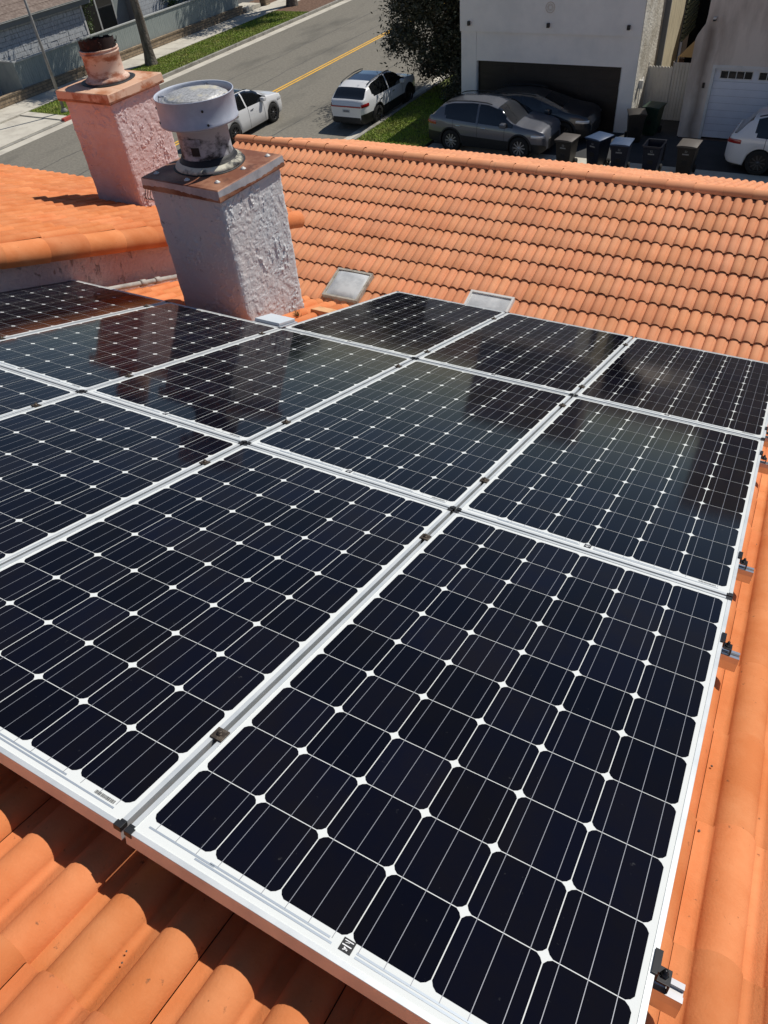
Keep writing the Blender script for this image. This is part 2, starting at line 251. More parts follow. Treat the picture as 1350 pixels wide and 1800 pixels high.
# ---------------------------------------------------------------- mesh helpers
class MB:
    def __init__(s): s.bm = bmesh.new(); s.mats = []; s.var = []
    def mi(s, m):
        if m not in s.mats: s.mats.append(m)
        return s.mats.index(m)
    def face(s, pts, m=None, smooth=False, var=None):
        f = s.bm.faces.new([s.bm.verts.new(p) for p in pts])
        if m is not None: f.material_index = s.mi(m)
        f.smooth = smooth
        return f
    def grid(s, rows, m=None, smooth=True, close=False, var=None, flip=False):
        vs = [[s.bm.verts.new(p) for p in r] for r in rows]
        mi = s.mi(m) if m is not None else 0
        for i in range(len(vs) - 1):
            n = len(vs[i])
            for j in range(n if close else n - 1):
                q = [vs[i][j], vs[i][(j + 1) % n], vs[i + 1][(j + 1) % n], vs[i + 1][j]]
                if flip: q.reverse()
                f = s.bm.faces.new(q); f.material_index = mi; f.smooth = smooth
                if var is not None: f[s.layer()] = var
        return vs
    def layer(s):
        l = s.bm.faces.layers.float.get('var')
        return l if l else s.bm.faces.layers.float.new('var')
    def box(s, lo, hi, m=None, T=None, bevel=0):
        x0, y0, z0 = lo; x1, y1, z1 = hi
        P = [Vector(p) for p in ((x0,y0,z0),(x1,y0,z0),(x1,y1,z0),(x0,y1,z0),(x0,y0,z1),(x1,y0,z1),(x1,y1,z1),(x0,y1,z1))]
        if T is not None: P = [T @ p for p in P]
        v = [s.bm.verts.new(p) for p in P]; mi = s.mi(m) if m is not None else 0
        fs = []
        for q in ((0,3,2,1),(4,5,6,7),(0,1,5,4),(1,2,6,5),(2,3,7,6),(3,0,4,7)):
            f = s.bm.faces.new([v[i] for i in q]); f.material_index = mi; fs.append(f)
        if bevel:
            es = list({e for f in fs for e in f.edges})
            bmesh.ops.bevel(s.bm, geom=es, offset=bevel, segments=2, profile=0.6, affect='EDGES', clamp_overlap=True)
        return s
    def lathe(s, prof, c, m=None, n=32, axis=None, smooth=True, wob=0.0, cap=False):
        rows = []
        for r, z in prof:
            row = []
            for k in range(n):
                t = 2 * math.pi * k / n
                rr = r * (1 + wob * math.sin(3 * t + z * 9))
                p = Vector((rr * math.cos(t), rr * math.sin(t), z))
                if axis is not None: p = axis @ p
                row.append(p + Vector(c))
            rows.append(row)
        vs = s.grid(rows, m, smooth, close=True)
        if cap:
            f = s.bm.faces.new(vs[-1]); f.material_index = s.mi(m) if m is not None else 0
            f = s.bm.faces.new(list(reversed(vs[0]))); f.material_index = s.mi(m) if m is not None else 0
        return s
    def tube(s, pts, r, m=None, n=10, r2=None):
        pts = [Vector(p) for p in pts]; rows = []
        for i, p in enumerate(pts):
            d = (pts[min(i + 1, len(pts) - 1)] - pts[max(i - 1, 0)]).normalized()
            a = d.cross(Vector((0, 0, 1)));
            if a.length < 1e-3: a = d.cross(Vector((1, 0, 0)))
            a.normalize(); b = d.cross(a)
            rr = r if r2 is None else r + (r2 - r) * i / (len(pts) - 1)
            rows.append([p + a * rr * math.cos(2 * math.pi * k / n) + b * rr * math.sin(2 * math.pi * k / n) for k in range(n)])
        vs = s.grid(rows, m, True, close=True)
        for q in (vs[0], list(reversed(vs[-1]))):
            f = s.bm.faces.new(q); f.material_index = s.mi(m) if m is not None else 0
        return s
    def build(s, name, m=None, parent=None, fix=True):
        if m is not None: s.mats = [m] if not s.mats else s.mats
        me = bpy.data.meshes.new(name)
        if fix: bmesh.ops.recalc_face_normals(s.bm, faces=s.bm.faces)
        s.bm.to_mesh(me); s.bm.free()
        for x in s.mats: me.materials.append(M[x] if isinstance(x, str) else x)
        o = bpy.data.objects.new(name, me); C.objects.link(o)
        if parent is not None: o.parent = parent
        return o

def tag(o, label=None, cat=None, group=None, kind=None):
    if label: o['label'] = label
    if cat: o['category'] = cat
    if group: o['group'] = group
    if kind: o['kind'] = kind
    return o
def empty(name, loc=(0, 0, 0), rot=None, label=None, cat=None, group=None):
    o = bpy.data.objects.new(name, None); C.objects.link(o); o.location = loc
    if rot: o.rotation_euler = rot
    return tag(o, label, cat, group)
def kids(o): return [c for c in bpy.data.objects if c.parent == o]
def copy_tree(o, parent=None, label=None):
    c = o.copy(); C.objects.link(c); c.parent = parent
    if label: c['label'] = label
    for ch in kids(o): copy_tree(ch, c)
    return c
def struct(name, mb, m=None):
    return tag(mb.build(name, m), kind='structure')

# slope frame of the near roof (and of the panels): u along X, v down the slope (+Y), w outward
A = R(18.43); ca, sa = math.cos(A), math.sin(A)
def W(u, v, w=0): return Vector((u, v * ca + w * sa, -v * sa + w * ca))
TW = Matrix(((1, 0, 0, 0), (0, ca, sa, 0), (0, -sa, ca, 0), (0, 0, 0, 1)))     # slope frame -> world

# ---------------------------------------------------------------- SETTING: ground, road, kerbs
def slab(x0, x1, y0, y1, z, nx=1, ny=1):
    mb = MB()
    rows = [[Vector((x0 + (x1 - x0) * i / nx, y0 + (y1 - y0) * j / ny, z)) for i in range(nx + 1)] for j in range(ny + 1)]
    mb.grid(rows, None, False); return mb
struct('ground', slab(-400, 400, -300, 500, G - 0.02), 'mulch')
RL, RR_ = -30.3, -15.45
struct('road', slab(RL + 0.55, RR_ - 0.55, -150, 300, G, 4, 60), 'asphalt')
def gutter(x0, x1):
    mb = MB(); mb.box((x0, -150, G - 0.02), (x1, 300, G + 0.004), 'concrete'); return mb
struct('gutter', gutter(RL, RL + 0.548), 'concrete')
struct('gutter', gutter(RR_ - 0.548, RR_), 'concrete')
def kerb(x0, x1, y0, y1, m='kerb', h=0.15):
    mb = MB(); y = y0
    while y < y1 - 0.01:
        e = min(y + 3.0, y1); mb.box((x0, y + 0.006, G - 0.05), (x1, e - 0.006, G + h), m, bevel=0.02); y = e
    return mb
struct('kerb', kerb(RL - 0.18, RL - 0.004, 25.1, 120), 'kerb')
struct('kerb', kerb(RL - 0.18, RL - 0.004, 24.2, 25.1, 'red'), 'red')
mb = MB(); mb.box((RL - 0.18, 12.5, G - 0.05), (RL - 0.004, 24.2, G + 0.03), 'kerb'); struct('kerb', mb, 'kerb')
struct('kerb', kerb(RL - 0.18, RL - 0.004, -60, 12.5), 'kerb')
# left verge and pavement
struct('lawn', slab(-33.3, RL - 0.182, 24.7, 45.6, G + 0.11, 4, 40), 'lawn')
struct('lawn', slab(-33.3, RL - 0.182, 50.2, 90, G + 0.11, 4, 40), 'lawn')
mb = MB(); mb.box((-33.3, 45.6, G), (RL - 0.182, 50.2, G + 0.115)); struct('soil', mb, 'mulch')
mb = MB(); y = 12.0
while y < 100:
    mb.box((-35.08, y + 0.008, G), (-33.31, y + 1.192, G + 0.135)); y += 1.2
struct('pavement', mb, 'concrete')
mb = MB(); mb.box((-33.3, 12.5, G), (RL - 0.182, 24.2, G + 0.06)); mb.box((-33.3, 24.2, G), (RL - 0.182, 24.69, G + 0.11)); struct('driveway', mb, 'concrete')
mb = MB(); mb.box((-60, 5, G), (-35.09, 80, G + 0.12)); struct('yard', mb, 'mulch')
# right side: kerb, verge, alley in front of the garages
struct('kerb', kerb(RR_ + 0.004, RR_ + 0.18, 20.5, 120), 'kerb')
struct('lawn', slab(RR_ + 0.182, -12.3, 20.5, 60, G + 0.11, 4, 50), 'lawn')
mb = MB(); mb.box((-12.29, 20.5, G - 0.02), (30, 25.1, G + 0.02)); struct('alley', mb, 'alley')
mb = MB()
for k in range(12): mb.box((-12.29 + k * 2.4 + 0.008, 25.108, G - 0.02), (-12.29 + (k + 1) * 2.4 - 0.008, 26.05, G + 0.03))
struct('concrete_apron', mb, 'concrete')
mb = MB(); mb.box((-12.29, 26.06, G - 0.02), (30, 28.8, G + 0.034)); mb.box((-5.6, 28.81, G - 0.02), (-3.9, 38, G + 0.03)); struct('driveway', mb, 'alley')
# painted centre line
mb = MB(); mb.grid([[Vector((x, y, G + 0.006)) for x in (-22.93, -22.81)] for y in range(-60, 200, 4)], None, False)
mb.grid([[Vector((x, y, G + 0.006)) for x in (-22.71, -22.59)] for y in range(-60, 200, 4)], None, False)
struct('centre_line', mb, 'yellow')

def tar(x0, y0, y1, amp, seed):
    rnd = random.Random(seed); mb = MB(); rows = []; x = x0; y = y0
    while y < y1:
        w = rnd.uniform(0.012, 0.035); rows.append([Vector((x - w, y, G + 0.003)), Vector((x + w, y, G + 0.003))]); x += rnd.gauss(0, amp) + (x0 - x) * 0.1; y += rnd.uniform(0.25, 0.6)
    mb.grid(rows, None, False); return mb
for x0, y0, y1, sd in ((-26.4, 10, 90, 1), (-19.2, 14, 80, 2), (-24.3, 18, 60, 3)): struct('tar_seam', tar(x0, y0, y1, 0.03, sd), 'tar')
def grass(name, x0, x1, y0, y1, n, label):
    mb = MB(); L = mb.layer(); rnd = random.Random(5)
    for _ in range(n):
        x = rnd.uniform(x0, x1); y = rnd.uniform(y0, y1); h = rnd.uniform(0.03, 0.075); a = rnd.uniform(0, 6.28); w = rnd.uniform(0.012, 0.03)
        dx, dy = math.cos(a) * w, math.sin(a) * w; lx, ly = rnd.gauss(0, 0.03), rnd.gauss(0, 0.03)
        f = mb.face([(x - dx, y - dy, G + 0.10), (x + dx, y + dy, G + 0.10), (x + lx, y + ly, G + 0.11 + h)], 'grass'); f[L] = rnd.random()
    o = mb.build(name, 'grass', fix=False); tag(o, label, 'grass', kind='stuff')
grass('grass', -33.25, RL - 0.2, 24.75, 45.5, 26000, 'short green grass on the strip across the street')
grass('grass', RR_ + 0.2, -12.35, 24.0, 32.5, 18000, 'patchy green grass beside the parked white car')

# ---------------------------------------------------------------- roof tiles (one mesh per slope)
PITCH = 0.1362; EXPO = 0.353
def tiles(T, u0, u1, v0, v1, phase, vphase, base, m, jit=0.004, thick=0.017, hgt=0.036, nseg=9, flat=0.038):
    """T maps (u across, v down slope, w out) to the world; each tile = two barrels and two flats, own piece"""
    mb = MB(); L = mb.layer(); rnd = random.Random(3)
    def prof(t):
        t = t % PITCH
        if t < flat: return 0.0 if t < flat * 0.6 else 0.0012
        s = (t - flat) / (PITCH - flat) * 2 - 1
        return hgt * (max(0.0, 1 - abs(s) ** 2.1)) ** 0.62
    us = [0, flat * 0.6, flat * 0.61, flat]
    for k in range(1, nseg): us.append(flat + (PITCH - flat) * (0.5 - 0.5 * math.cos(math.pi * k / nseg)))
    us2 = us + [PITCH + x for x in us] + [2 * PITCH]
    k0 = math.floor((v0 - vphase) / EXPO); k = k0
    while vphase + k * EXPO < v1 - 0.02:
        va = max(vphase + k * EXPO, v0) ; vb = min(vphase + (k + 1) * EXPO, v1)
        j = math.floor((u0 - phase) / (2 * PITCH))
        while phase + j * 2 * PITCH < u1:
            ub = phase + j * 2 * PITCH; var = rnd.random()
            dv = rnd.uniform(-jit, jit); dw = rnd.uniform(0, jit * 0.7); du = rnd.uniform(-0.0012, 0.0012); tw = rnd.uniform(-0.002, 0.002)
            def P(t, v, w): return T @ Vector((ub + du + t * 0.996, v + tw * (t - PITCH) * 8, w))
            lo = vb + dv
            fr = lambda v: base + dw + thick * ((v - va) / EXPO)
            rows = []
            for v in (va - 0.01, (va + vb) / 2, lo - 0.004, lo):
                rows.append([P(t, v, fr(v) + prof(t) - (0.003 if v == lo else 0)) for t in us2])
            mb.grid(rows, m, True, var=var)
            # butt end with a small inner gap, coloured dark for the course shadow
            mb.grid([rows[-1], [P(t, lo - 0.001, fr(lo) + prof(t) - 0.003 - thick * 0.8) for t in us2]], 'tile_butt', False, var=var)
            # left side lip
            mb.grid([[r[0] for r in rows], [P(0.0, v, fr(v) - thick) for v in (va - 0.01, (va + vb) / 2, lo - 0.004, lo)]], 'tile_butt', False, var=var)
            j += 1
        k += 1
    return mb

def barrel_run(T, a, b, r, m, n=None, seg=0.36, ang0=0.0, ang1=math.pi, rise=0.012, wscale=1.0, seed=1):
    """row of overlapping half-round cover tiles from a to b (local coords, axis along local dir)"""
    mb = MB(); L = mb.layer(); rnd = random.Random(seed)
    a = Vector(a); b = Vector(b); d = (b - a); Ltot = d.length; d.normalize()
    side = d.cross(Vector((0, 0, 1))).normalized(); up = side.cross(d)
    cnt = max(1, round(Ltot / seg)); sl_ = Ltot / cnt
    for k in range(cnt):
        p0 = a + d * (k * sl_); p1 = a + d * ((k + 1) * sl_ + 0.035)
        var = rnd.random(); jw = rnd.uniform(-0.003, 0.003)
        rows = []
        for (p, rr, l) in ((p0, r * 0.93, 0), ((p0 + p1) / 2, r * 0.965, rise / 2), (p1 - d * 0.004, r, rise), (p1, r * 0.985, rise)):
            rows.append([T @ (p + side * (math.cos(ang0 + (ang1 - ang0) * i / 14) * rr) + up * (math.sin(ang0 + (ang1 - ang0) * i / 14) * rr * wscale + l + jw)) for i in range(15)])
        mb.grid(rows, m, True, var=var)
        p = p1; inner = [T @ (p - d * 0.002 + side * (math.cos(ang0 + (ang1 - ang0) * i / 14) * r * 0.85) + up * (math.sin(ang0 + (ang1 - ang0) * i / 14) * r * 0.85 * wscale + rise + jw)) for i in range(15)]
        mb.grid([rows[-1], inner], 'tile_butt', False, var=var)
    return mb

# ---- the house that carries the panels
house = empty('house', (0, 0, G), label='tiled house under the solar panels with two stucco chimneys', cat='house')
def child(mb, name, m, parent): 
    o = mb.build(name, m, parent=None)
    o.parent = parent
    # parents are placed empties: keep the geometry in world coordinates
    off = Vector((0, 0, 0)); p = parent
    while p is not None: off += Vector(p.location); p = p.parent
    o.location = -off
    return o
EAVE1 = 4.83
BASE = -0.186
near = child(tiles(TW, -3.98, 3.2, -1.0, EAVE1, -0.042 - 30 * PITCH, 0.137, BASE, 'tile'), 'roof', 'tile', house)
near['label'] = 'orange tile slope under the solar panels'
# deck, walls
mb = MB(); mb.box((-3.98, -1.0, BASE - 0.10), (3.2, EAVE1 - 0.03, BASE - 0.035), 'under', T=TW)
child(mb, 'roof_deck', 'under', house)
# back slope behind the camera
YR, ZR = W(0, -1.0, BASE).y, W(0, -1.0, BASE).z
TB = Matrix(((-1, 0, 0, 0), (0, -ca, -sa, YR), (0, -sa, ca, ZR - BASE * ca + 0.0), (0, 0, 0, 1)))
child(tiles(TB, -3.2, 9.5, 0.0, 5.5, 0, 0.1, BASE, 'tile', nseg=4), 'roof', 'tile', house)['label'] = 'rear tile slope behind the ridge'
TI = Matrix.Identity(4)
child(barrel_run(TI, (3.2, YR, ZR - 0.02), (-3.98, YR, ZR - 0.02), 0.115, 'tile'), 'ridge_cap', 'tile', house)
# left higher slope: same pitch, 0.49 m higher
WL = 0.35 - 0.036
EAVE2 = 6.33
child(tiles(TW, -11.5, -4.03, -0.6, EAVE2, -4.03 - 28 * 2 * PITCH, 0.30, WL, 'tile'), 'roof', 'tile', house)['label'] = 'higher orange tile slope at the left'
mb = MB(); mb.box((-11.5, -0.6, WL - 0.10), (-4.12, EAVE2 - 0.03, WL - 0.03), 'under', T=TW); child(mb, 'roof_deck', 'under', house)
# rake: barrel trim along the edge of the higher slope
child(barrel_run(TW, (-3.99, -0.6, WL - 0.080), (-3.99, EAVE2 + 0.0, WL - 0.080), 0.098, 'tile', seg=0.36, ang0=-0.75, ang1=math.pi * 1.12, rise=0.004), 'rake_trim', 'tile', house)
# pink wall under the rake + fascia board
def prism(pts, x0, x1, m):
    mb = MB(); a = [mb.bm.verts.new((x0, y, z)) for y, z in pts]; b = [mb.bm.verts.new((x1, y, z)) for y, z in pts]
    mb.bm.faces.new(a); mb.bm.faces.new(list(reversed(b)))
    for i in range(len(pts)):
        j = (i + 1) % len(pts); mb.bm.faces.new([a[i], b[i], b[j], a[j]])
    return mb
p = [W(0, -0.6, WL - 0.10), W(0, EAVE2 - 0.2, WL - 0.10)]
child(prism([(p[0].y, p[0].z), (p[1].y, p[1].z), (p[1].y, G), (p[0].y, G)], -4.30, -4.0, 'stucco_wall'), 'wall', 'stucco_wall', house)
mb = MB(); mb.box((-4.0, -0.6, WL - 0.155), (-3.965, EAVE2 - 0.1, WL - 0.085), T=TW); child(mb, 'fascia', 'stucco_wall', house)
mb = MB(); mb.box((-3.99, YR - 4.6, G), (3.1, W(0, EAVE1 - 0.5, 0).y, W(0, EAVE1, BASE - 0.1).z)); child(mb, 'wall', 'stucco_white', house)
mb = MB(); mb.box((-11.3, -0.2, G), (-4.31, W(0, EAVE2 - 0.5, 0).y, W(0, EAVE2, WL - 0.1).z)); child(mb, 'wall', 'stucco_white', house)
gutl = MB(); e = W(0, EAVE1, BASE - 0.08); gutl.box((-3.95, e.y - 0.03, e.z - 0.12), (3.2, e.y + 0.07, e.z - 0.02)); child(gutl, 'eave_gutter', 'white_paint', house)

# ---- chimneys
def disp_box(cx, cy, wx, wy, rot, z0, z1, m, amp=0.006, flare=0.0, seed=1):
    """shaft with real trowelled relief: grain, flattened plateaus and torn slanting ridges"""
    from mathutils import noise
    mb = MB(); T = Matrix.Translation((cx, cy, 0)) @ Matrix.Rotation(rot, 4, 'Z')
    nz = int((z1 - z0) / 0.0095); per = []; n = 66
    c = [(-1, -1), (1, -1), (1, 1), (-1, 1)]
    for i in range(4):
        a = c[i]; b = c[(i + 1) % 4]
        for k in range(n):
            t = k / n; e = min(k, n - k); q_ = 1 - 0.022 * max(0, 1 - e / 2.5)
            per.append(((a[0] + (b[0] - a[0]) * t) * q_, (a[1] + (b[1] - a[1]) * t) * q_))
    def sm(x, a, b): x = max(0.0, min(1.0, (x - a) / (b - a))); return x * x * (3 - 2 * x)
    def relief(q):
        q = q + Vector((seed * 3.1, seed * 1.7, 0))
        g = noise.noise(q * 62) * 0.0018
        p1 = sm(noise.fractal(q * 21, 1.0, 2.0, 3), -0.10, 0.16) * 0.0032
        s_ = Vector((q.x + q.z * 0.25, q.y - q.z * 0.30, q.z * 0.42))
        rg = noise.fractal(s_ * 13, 0.9, 2.1, 4)
        mask = sm(noise.noise(q * 3.4), -0.05, 0.25)
        p2 = sm(rg, 0.10, 0.17) * (1 - sm(rg, 0.24, 0.40)) * 0.0080 * mask
        return g + p1 + p2
    rows = []
    for i in range(nz + 1):
        z = z0 + (z1 - z0) * i / nz; s = 1 + flare * max(0, 1 - (z - z0) / 0.28)
        row = []
        for x, y in per:
            q = Vector((x * wx / 2 * s, y * wy / 2 * s, z)); nn = noise.noise(q * 5) * 0.003 + relief(q)
            q = q + Vector((x if abs(x) > 0.9 else 0, y if abs(y) > 0.9 else 0, 0)).normalized() * nn; row.append(T @ q)
        rows.append(row)
    mb.grid(rows, m, False, close=True)
    return mb
def cap_mesh(cx, cy, wx, wy, rot, z0, z1, mtop, mside, rustup=1.0):
    T = Matrix.Translation((cx, cy, 0)) @ Matrix.Rotation(rot, 4, 'Z')
    mb = MB(); c = [(-1, -1), (1, -1), (1, 1), (-1, 1)]
    def ring(s, z): return [T @ Vector((x * (wx / 2 + s), y * (wy / 2 + s), z)) for x, y in c]
    mb.grid([ring(-0.03, z0 + 0.004), ring(0, z0), ring(0.004, z0 + 0.008)], 'rust', False, close=True)
    # rust creeping up the drip edge with a ragged upper line
    rnd = random.Random(3); nn = 40; lo, hi_, tp = [], [], []
    for i in range(4):
        a_, b_ = c[i], c[(i + 1) % 4]
        for k in range(nn):
            t_ = k / nn; x_ = a_[0] + (b_[0] - a_[0]) * t_; y_ = a_[1] + (b_[1] - a_[1]) * t_
            f_ = lambda s_, z_: T @ Vector((x_ * (wx / 2 + s_), y_ * (wy / 2 + s_), z_))
            creep = (0.012 + 0.010 * math.sin(t_ * 5 + i * 2) + rnd.uniform(0, 0.008)) * rustup
            lo.append(f_(0.004, z0 + 0.008)); hi_.append(f_(0.0032, z0 + 0.012 + max(0.0, creep))); tp.append(f_(0.0, z1 - 0.006))
    mb.grid([lo, hi_], 'rust', False, close=True); mb.grid([hi_, tp], mside, False, close=True)
    mb.grid([ring(0.0, z1 - 0.006), ring(-0.006, z1)], mtop, False, close=True)
    g = 10
    mb.grid([[T @ Vector((-(wx / 2 - 0.006) + (wx - 0.012) * i / g, -(wy / 2 - 0.006) + (wy - 0.012) * j / g, z1 + 0.006 * math.sin(math.pi * i / g) * math.sin(math.pi * j / g))) for i in range(g + 1)] for j in range(g + 1)], mtop, True)
    return mb
def chim(name, label, loc): 
    o = bpy.data.objects.new(name, None); C.objects.link(o); o.parent = house; o.location = Vector(loc) - Vector(house.location); o['label'] = label; return o
# chimney 1: grey lavender, broad cowl
c1 = chim('chimney', 'grey stucco chimney with rusty cap and round metal cowl', (-2.895, 3.82, -1.4))
r1 = R(-3)
child(disp_box(-2.895, 3.82, 0.67, 0.655, r1, -1.62, -0.385, 'stucco_c1', seed=2), 'shaft', 'stucco_c1', c1)
child(cap_mesh(-2.895, 3.815, 0.715, 0.70, r1, -0.395, -0.315, 'rust', 'rust_edge'), 'chimney_cap', 'rust', c1)
P1 = (-2.93, 3.84)
child(MB().lathe([(0.232, -0.318), (0.243, -0.30), (0.235, -0.285), (0.205, -0.272), (0.190, -0.262), (0.182, -0.255)], (*P1, 0), 'flange', 40, wob=0.01), 'flue_flange', 'flange', c1)
child(MB().lathe([(0.238, -0.318), (0.256, -0.313), (0.248, -0.3055), (0.22, -0.303)], (*P1, 0), 'caulk', 40, wob=0.03), 'mastic_ring', 'caulk', c1)
child(MB().lathe([(0.205, -0.2705), (0.193, -0.255), (0.186, -0.240), (0.1775, -0.236)], (*P1, 0), 'caulk', 40, wob=0.025), 'mastic_ring', 'caulk', c1)
child(MB().lathe([(0.180, -0.262), (0.176, -0.20), (0.176, -0.065), (0.182, -0.06), (0.182, -0.045), (0.176, -0.04), (0.176, 0.04), (0.0, 0.04)], (*P1, 0), 'cowl_pipe', 40), 'flue_pipe', 'cowl_pipe', c1)
child(MB().lathe([(0.258, -0.022), (0.265, -0.025), (0.268, -0.015), (0.262, -0.005), (0.262, 0.135), (0.266, 0.140), (0.264, 0.145), (0.258, 0.142), (0.256, 0.13), (0.256, -0.02)], (*P1, 0), 'galv', 56), 'cowl_ring', 'galv', c1)
child(MB().lathe([(0.215, 0.088), (0.228, 0.095), (0.226, 0.112), (0.208, 0.122), (0.196, 0.121), (0.193, 0.130), (0.184, 0.135), (0.12, 0.142), (0.0, 0.146)], (*P1, 0), 'cowl_lid', 48), 'cowl_lid', 'cowl_lid', c1)
for k in range(4):
    t = math.radians(20 + 90 * k); d = Vector((math.cos(t), math.sin(t), 0)); a = Vector((*P1, 0.115)) + d * 0.190; b = Vector((*P1, 0.124)) + d * 0.258
    mb = MB(); mb.tube([a, b], 0.007, 'steel', 6); child(mb, 'cowl_bracket', 'steel', c1)
for t, z in ((-2.35, 0.085), (-2.28, 0.0), (-0.72, 0.085), (-0.65, 0.0)):
    d = Vector((math.cos(t), math.sin(t), 0)); mb = MB(); mb.tube([Vector((*P1, z)) + d * 0.260, Vector((*P1, z)) + d * 0.268], 0.008, 'black', 8); child(mb, 'rivet', 'black', c1)
# data plate on the flue
def curved_patch(t0, t1, z0, z1, r, m):
    mb = MB(); mb.grid([[Vector((P1[0] + r * math.cos(t0 + (t1 - t0) * i / 8), P1[1] + r * math.sin(t0 + (t1 - t0) * i / 8), z)) for i in range(9)] for z in (z0, z1)], m, True); return mb
child(curved_patch(-1.45, -1.12, -0.205, -0.15, 0.1785, 'caulk'), 'dark_label', 'galv', c1)
child(curved_patch(-1.75, -1.02, -0.14, -0.10, 0.1785, 'plate_worn'), 'data_plate', 'plate_worn', c1)
for (x, y) in ((-0.29, -0.26), (0.02, -0.28), (0.26, -0.24), (0.27, 0.02), (0.28, 0.28)):
    q = Matrix.Rotation(r1, 4, 'Z') @ Vector((x, y, 0))
    mb = MB().lathe([(0.020, 0), (0.021, 0.003), (0.012, 0.006), (0.010, 0.012), (0.0, 0.014)], (P1[0] + 0.03 + q.x, P1[1] - 0.02 + q.y, -0.314), 'white_paint', 12)
    child(mb, 'cap_screw', 'galv', c1)
# chimney 2: pink, open rusty flue
c2 = chim('chimney', 'pink stucco chimney with peach cap and rusted open flue', (-5.17, 5.14, -1.3))
child(disp_box(-5.165, 5.155, 0.60, 0.66, 0, -1.62, -0.325, 'stucco_c2', flare=0.06, seed=5), 'shaft', 'stucco_c2', c2)
child(cap_mesh(-5.165, 5.15, 0.66, 0.72, 0, -0.33, -0.245, 'cap_top_pink', 'rust_pink', 0.5), 'chimney_cap', 'rust_pink', c2)
P2 = (-5.19, 5.17)
child(MB().lathe([(0.235, -0.246), (0.25, -0.239), (0.235, -0.2355), (0.2, -0.232)], (*P2, 0), 'caulk', 36, wob=0.04), 'mastic_ring', 'caulk', c2)
child(MB().lathe([(0.200, -0.236), (0.206, -0.226), (0.196, -0.212), (0.174, -0.200), (0.168, -0.192), (0.168, -0.02), (0.176, -0.015), (0.176, -0.005), (0.169, -0.001), (0.169, 0.008), (0.176, 0.012), (0.175, 0.020), (0.162, 0.022), (0.160, -0.2)], (*P2, 0), 'pipe_peach', 40, wob=0.006), 'flue_pipe', 'pipe_peach', c2)
# torn charred inner sleeve
mb = MB(); rnd = random.Random(4); rows = [[], []]
n = 60
for i in range(n):
    t = 2 * math.pi * i / n; top = 0.092 + 0.018 * math.sin(t * 1.0 + 2.2) + 0.008 * rnd.uniform(-1, 1); r_ = 0.157
    rows[0].append(Vector((P2[0] + r_ * math.cos(t), P2[1] + r_ * math.sin(t), -0.1))); rows[1].append(Vector((P2[0] + r_ * math.cos(t), P2[1] + r_ * math.sin(t), top)))
mb.grid(rows, 'soot', True, close=True)
mb.lathe([(0.150, 0.05), (0.12, 0.0), (0, -0.02)], (*P2, 0), 'soot', 30)
for k in range(9):
    t = rnd.uniform(0, 6.28); d = Vector((math.cos(t), math.sin(t), 0)); z = rnd.uniform(0.03, 0.05)
    a = Vector((*P2, z)) + d * 0.170; mb.tube([a, a + d * 0.016 + Vector((0, 0, 0.02)), a + d * 0.014 + Vector((0.01, 0, 0.04))], 0.004, 'soot', 5)
child(mb, 'charred_sleeve', 'soot', c2)
mb = MB(); rnd = random.Random(11)
for k in range(3):
    pts = []; r0 = 0.05 + 0.015 * k
    for i in range(12):
        t = i / 11 * 5.0; pts.append(Vector((-4.84 + 0.02 * k + 0.012 * math.sin(t * 3), 4.92 + r0 * math.cos(t) + 0.03 * k, -1.17 + r0 * math.sin(t) + 0.02)))
    mb.tube(pts, 0.004, 'black', 5)
child(mb, 'cable_loop', 'black', c2)

# things standing on or fixed to the near roof
jb = empty('junction_box', (0, 0, 0), label='small grey junction box between the grey chimney and the panels', cat='junction box')
def slopebox(mb, u0, u1, v0, v1, w0, w1, m, bevel=0): return mb.box((u0, v0, w0), (u1, v1, w1), m, T=TW, bevel=bevel)
mb = MB(); slopebox(mb, -2.47, -2.22, 3.60, 3.83, -0.145, -0.085, 'jbox', 0.004); mb.build('box_body', 'jbox', jb)
mb = MB(); slopebox(mb, -2.455, -2.235, 3.615, 3.815, -0.084, -0.060, 'jlid', 0.006); mb.build('box_lid', 'jlid', jb)
mb = MB(); slopebox(mb, -2.50, -2.19, 3.47, 3.60, -0.145, -0.10, 'jbox', 0.004); mb.build('box_flange', 'jbox', jb)
# conduit along the foot of the pink wall
cd = empty('conduit', (0, 0, 0), label='pale conduit pipe running along the foot of the pink wall', cat='pipe')
mb = MB(); mb.tube([W(-3.93, v, w) for v, w in ((0.5, -0.10), (3.3, -0.10), (4.75, -0.10))], 0.021, 'pvc', 12); mb.build('pipe', 'pvc', cd)
for v in (2.4, 3.98, 4.15):
    mb = MB(); mb.tube([W(-3.93, v - 0.03, -0.10), W(-3.93, v + 0.03, -0.10)], 0.030, 'pvc', 12); mb.build('coupling', 'pvc', cd)
mb = MB(); slopebox(mb, -3.97, -3.86, 3.46, 3.62, -0.14, -0.085, 'foam', 0.006); mb.build('wedge', 'foam', cd)
mb = MB(); rnd = random.Random(2)
pts = [(-2.44, 4.33), (-2.20, 4.33), (-2.12, 4.42), (-2.20, 4.50), (-2.44, 4.47)]
top = [mb.bm.verts.new(W(u, v, -0.118 + rnd.uniform(-0.006, 0.006))) for u, v in pts]; bot = [mb.bm.verts.new(W(u, v, -0.17)) for u, v in pts]
mb.bm.faces.new(top)
for i in range(5): mb.bm.faces.new([top[i], bot[i], bot[(i + 1) % 5], top[(i + 1) % 5]])
tag(mb.build('broken_tile', 'brokentile'), 'pale broken tile piece lying right of the grey chimney foot', 'broken tile')
mb = MB(); rnd = random.Random(9)
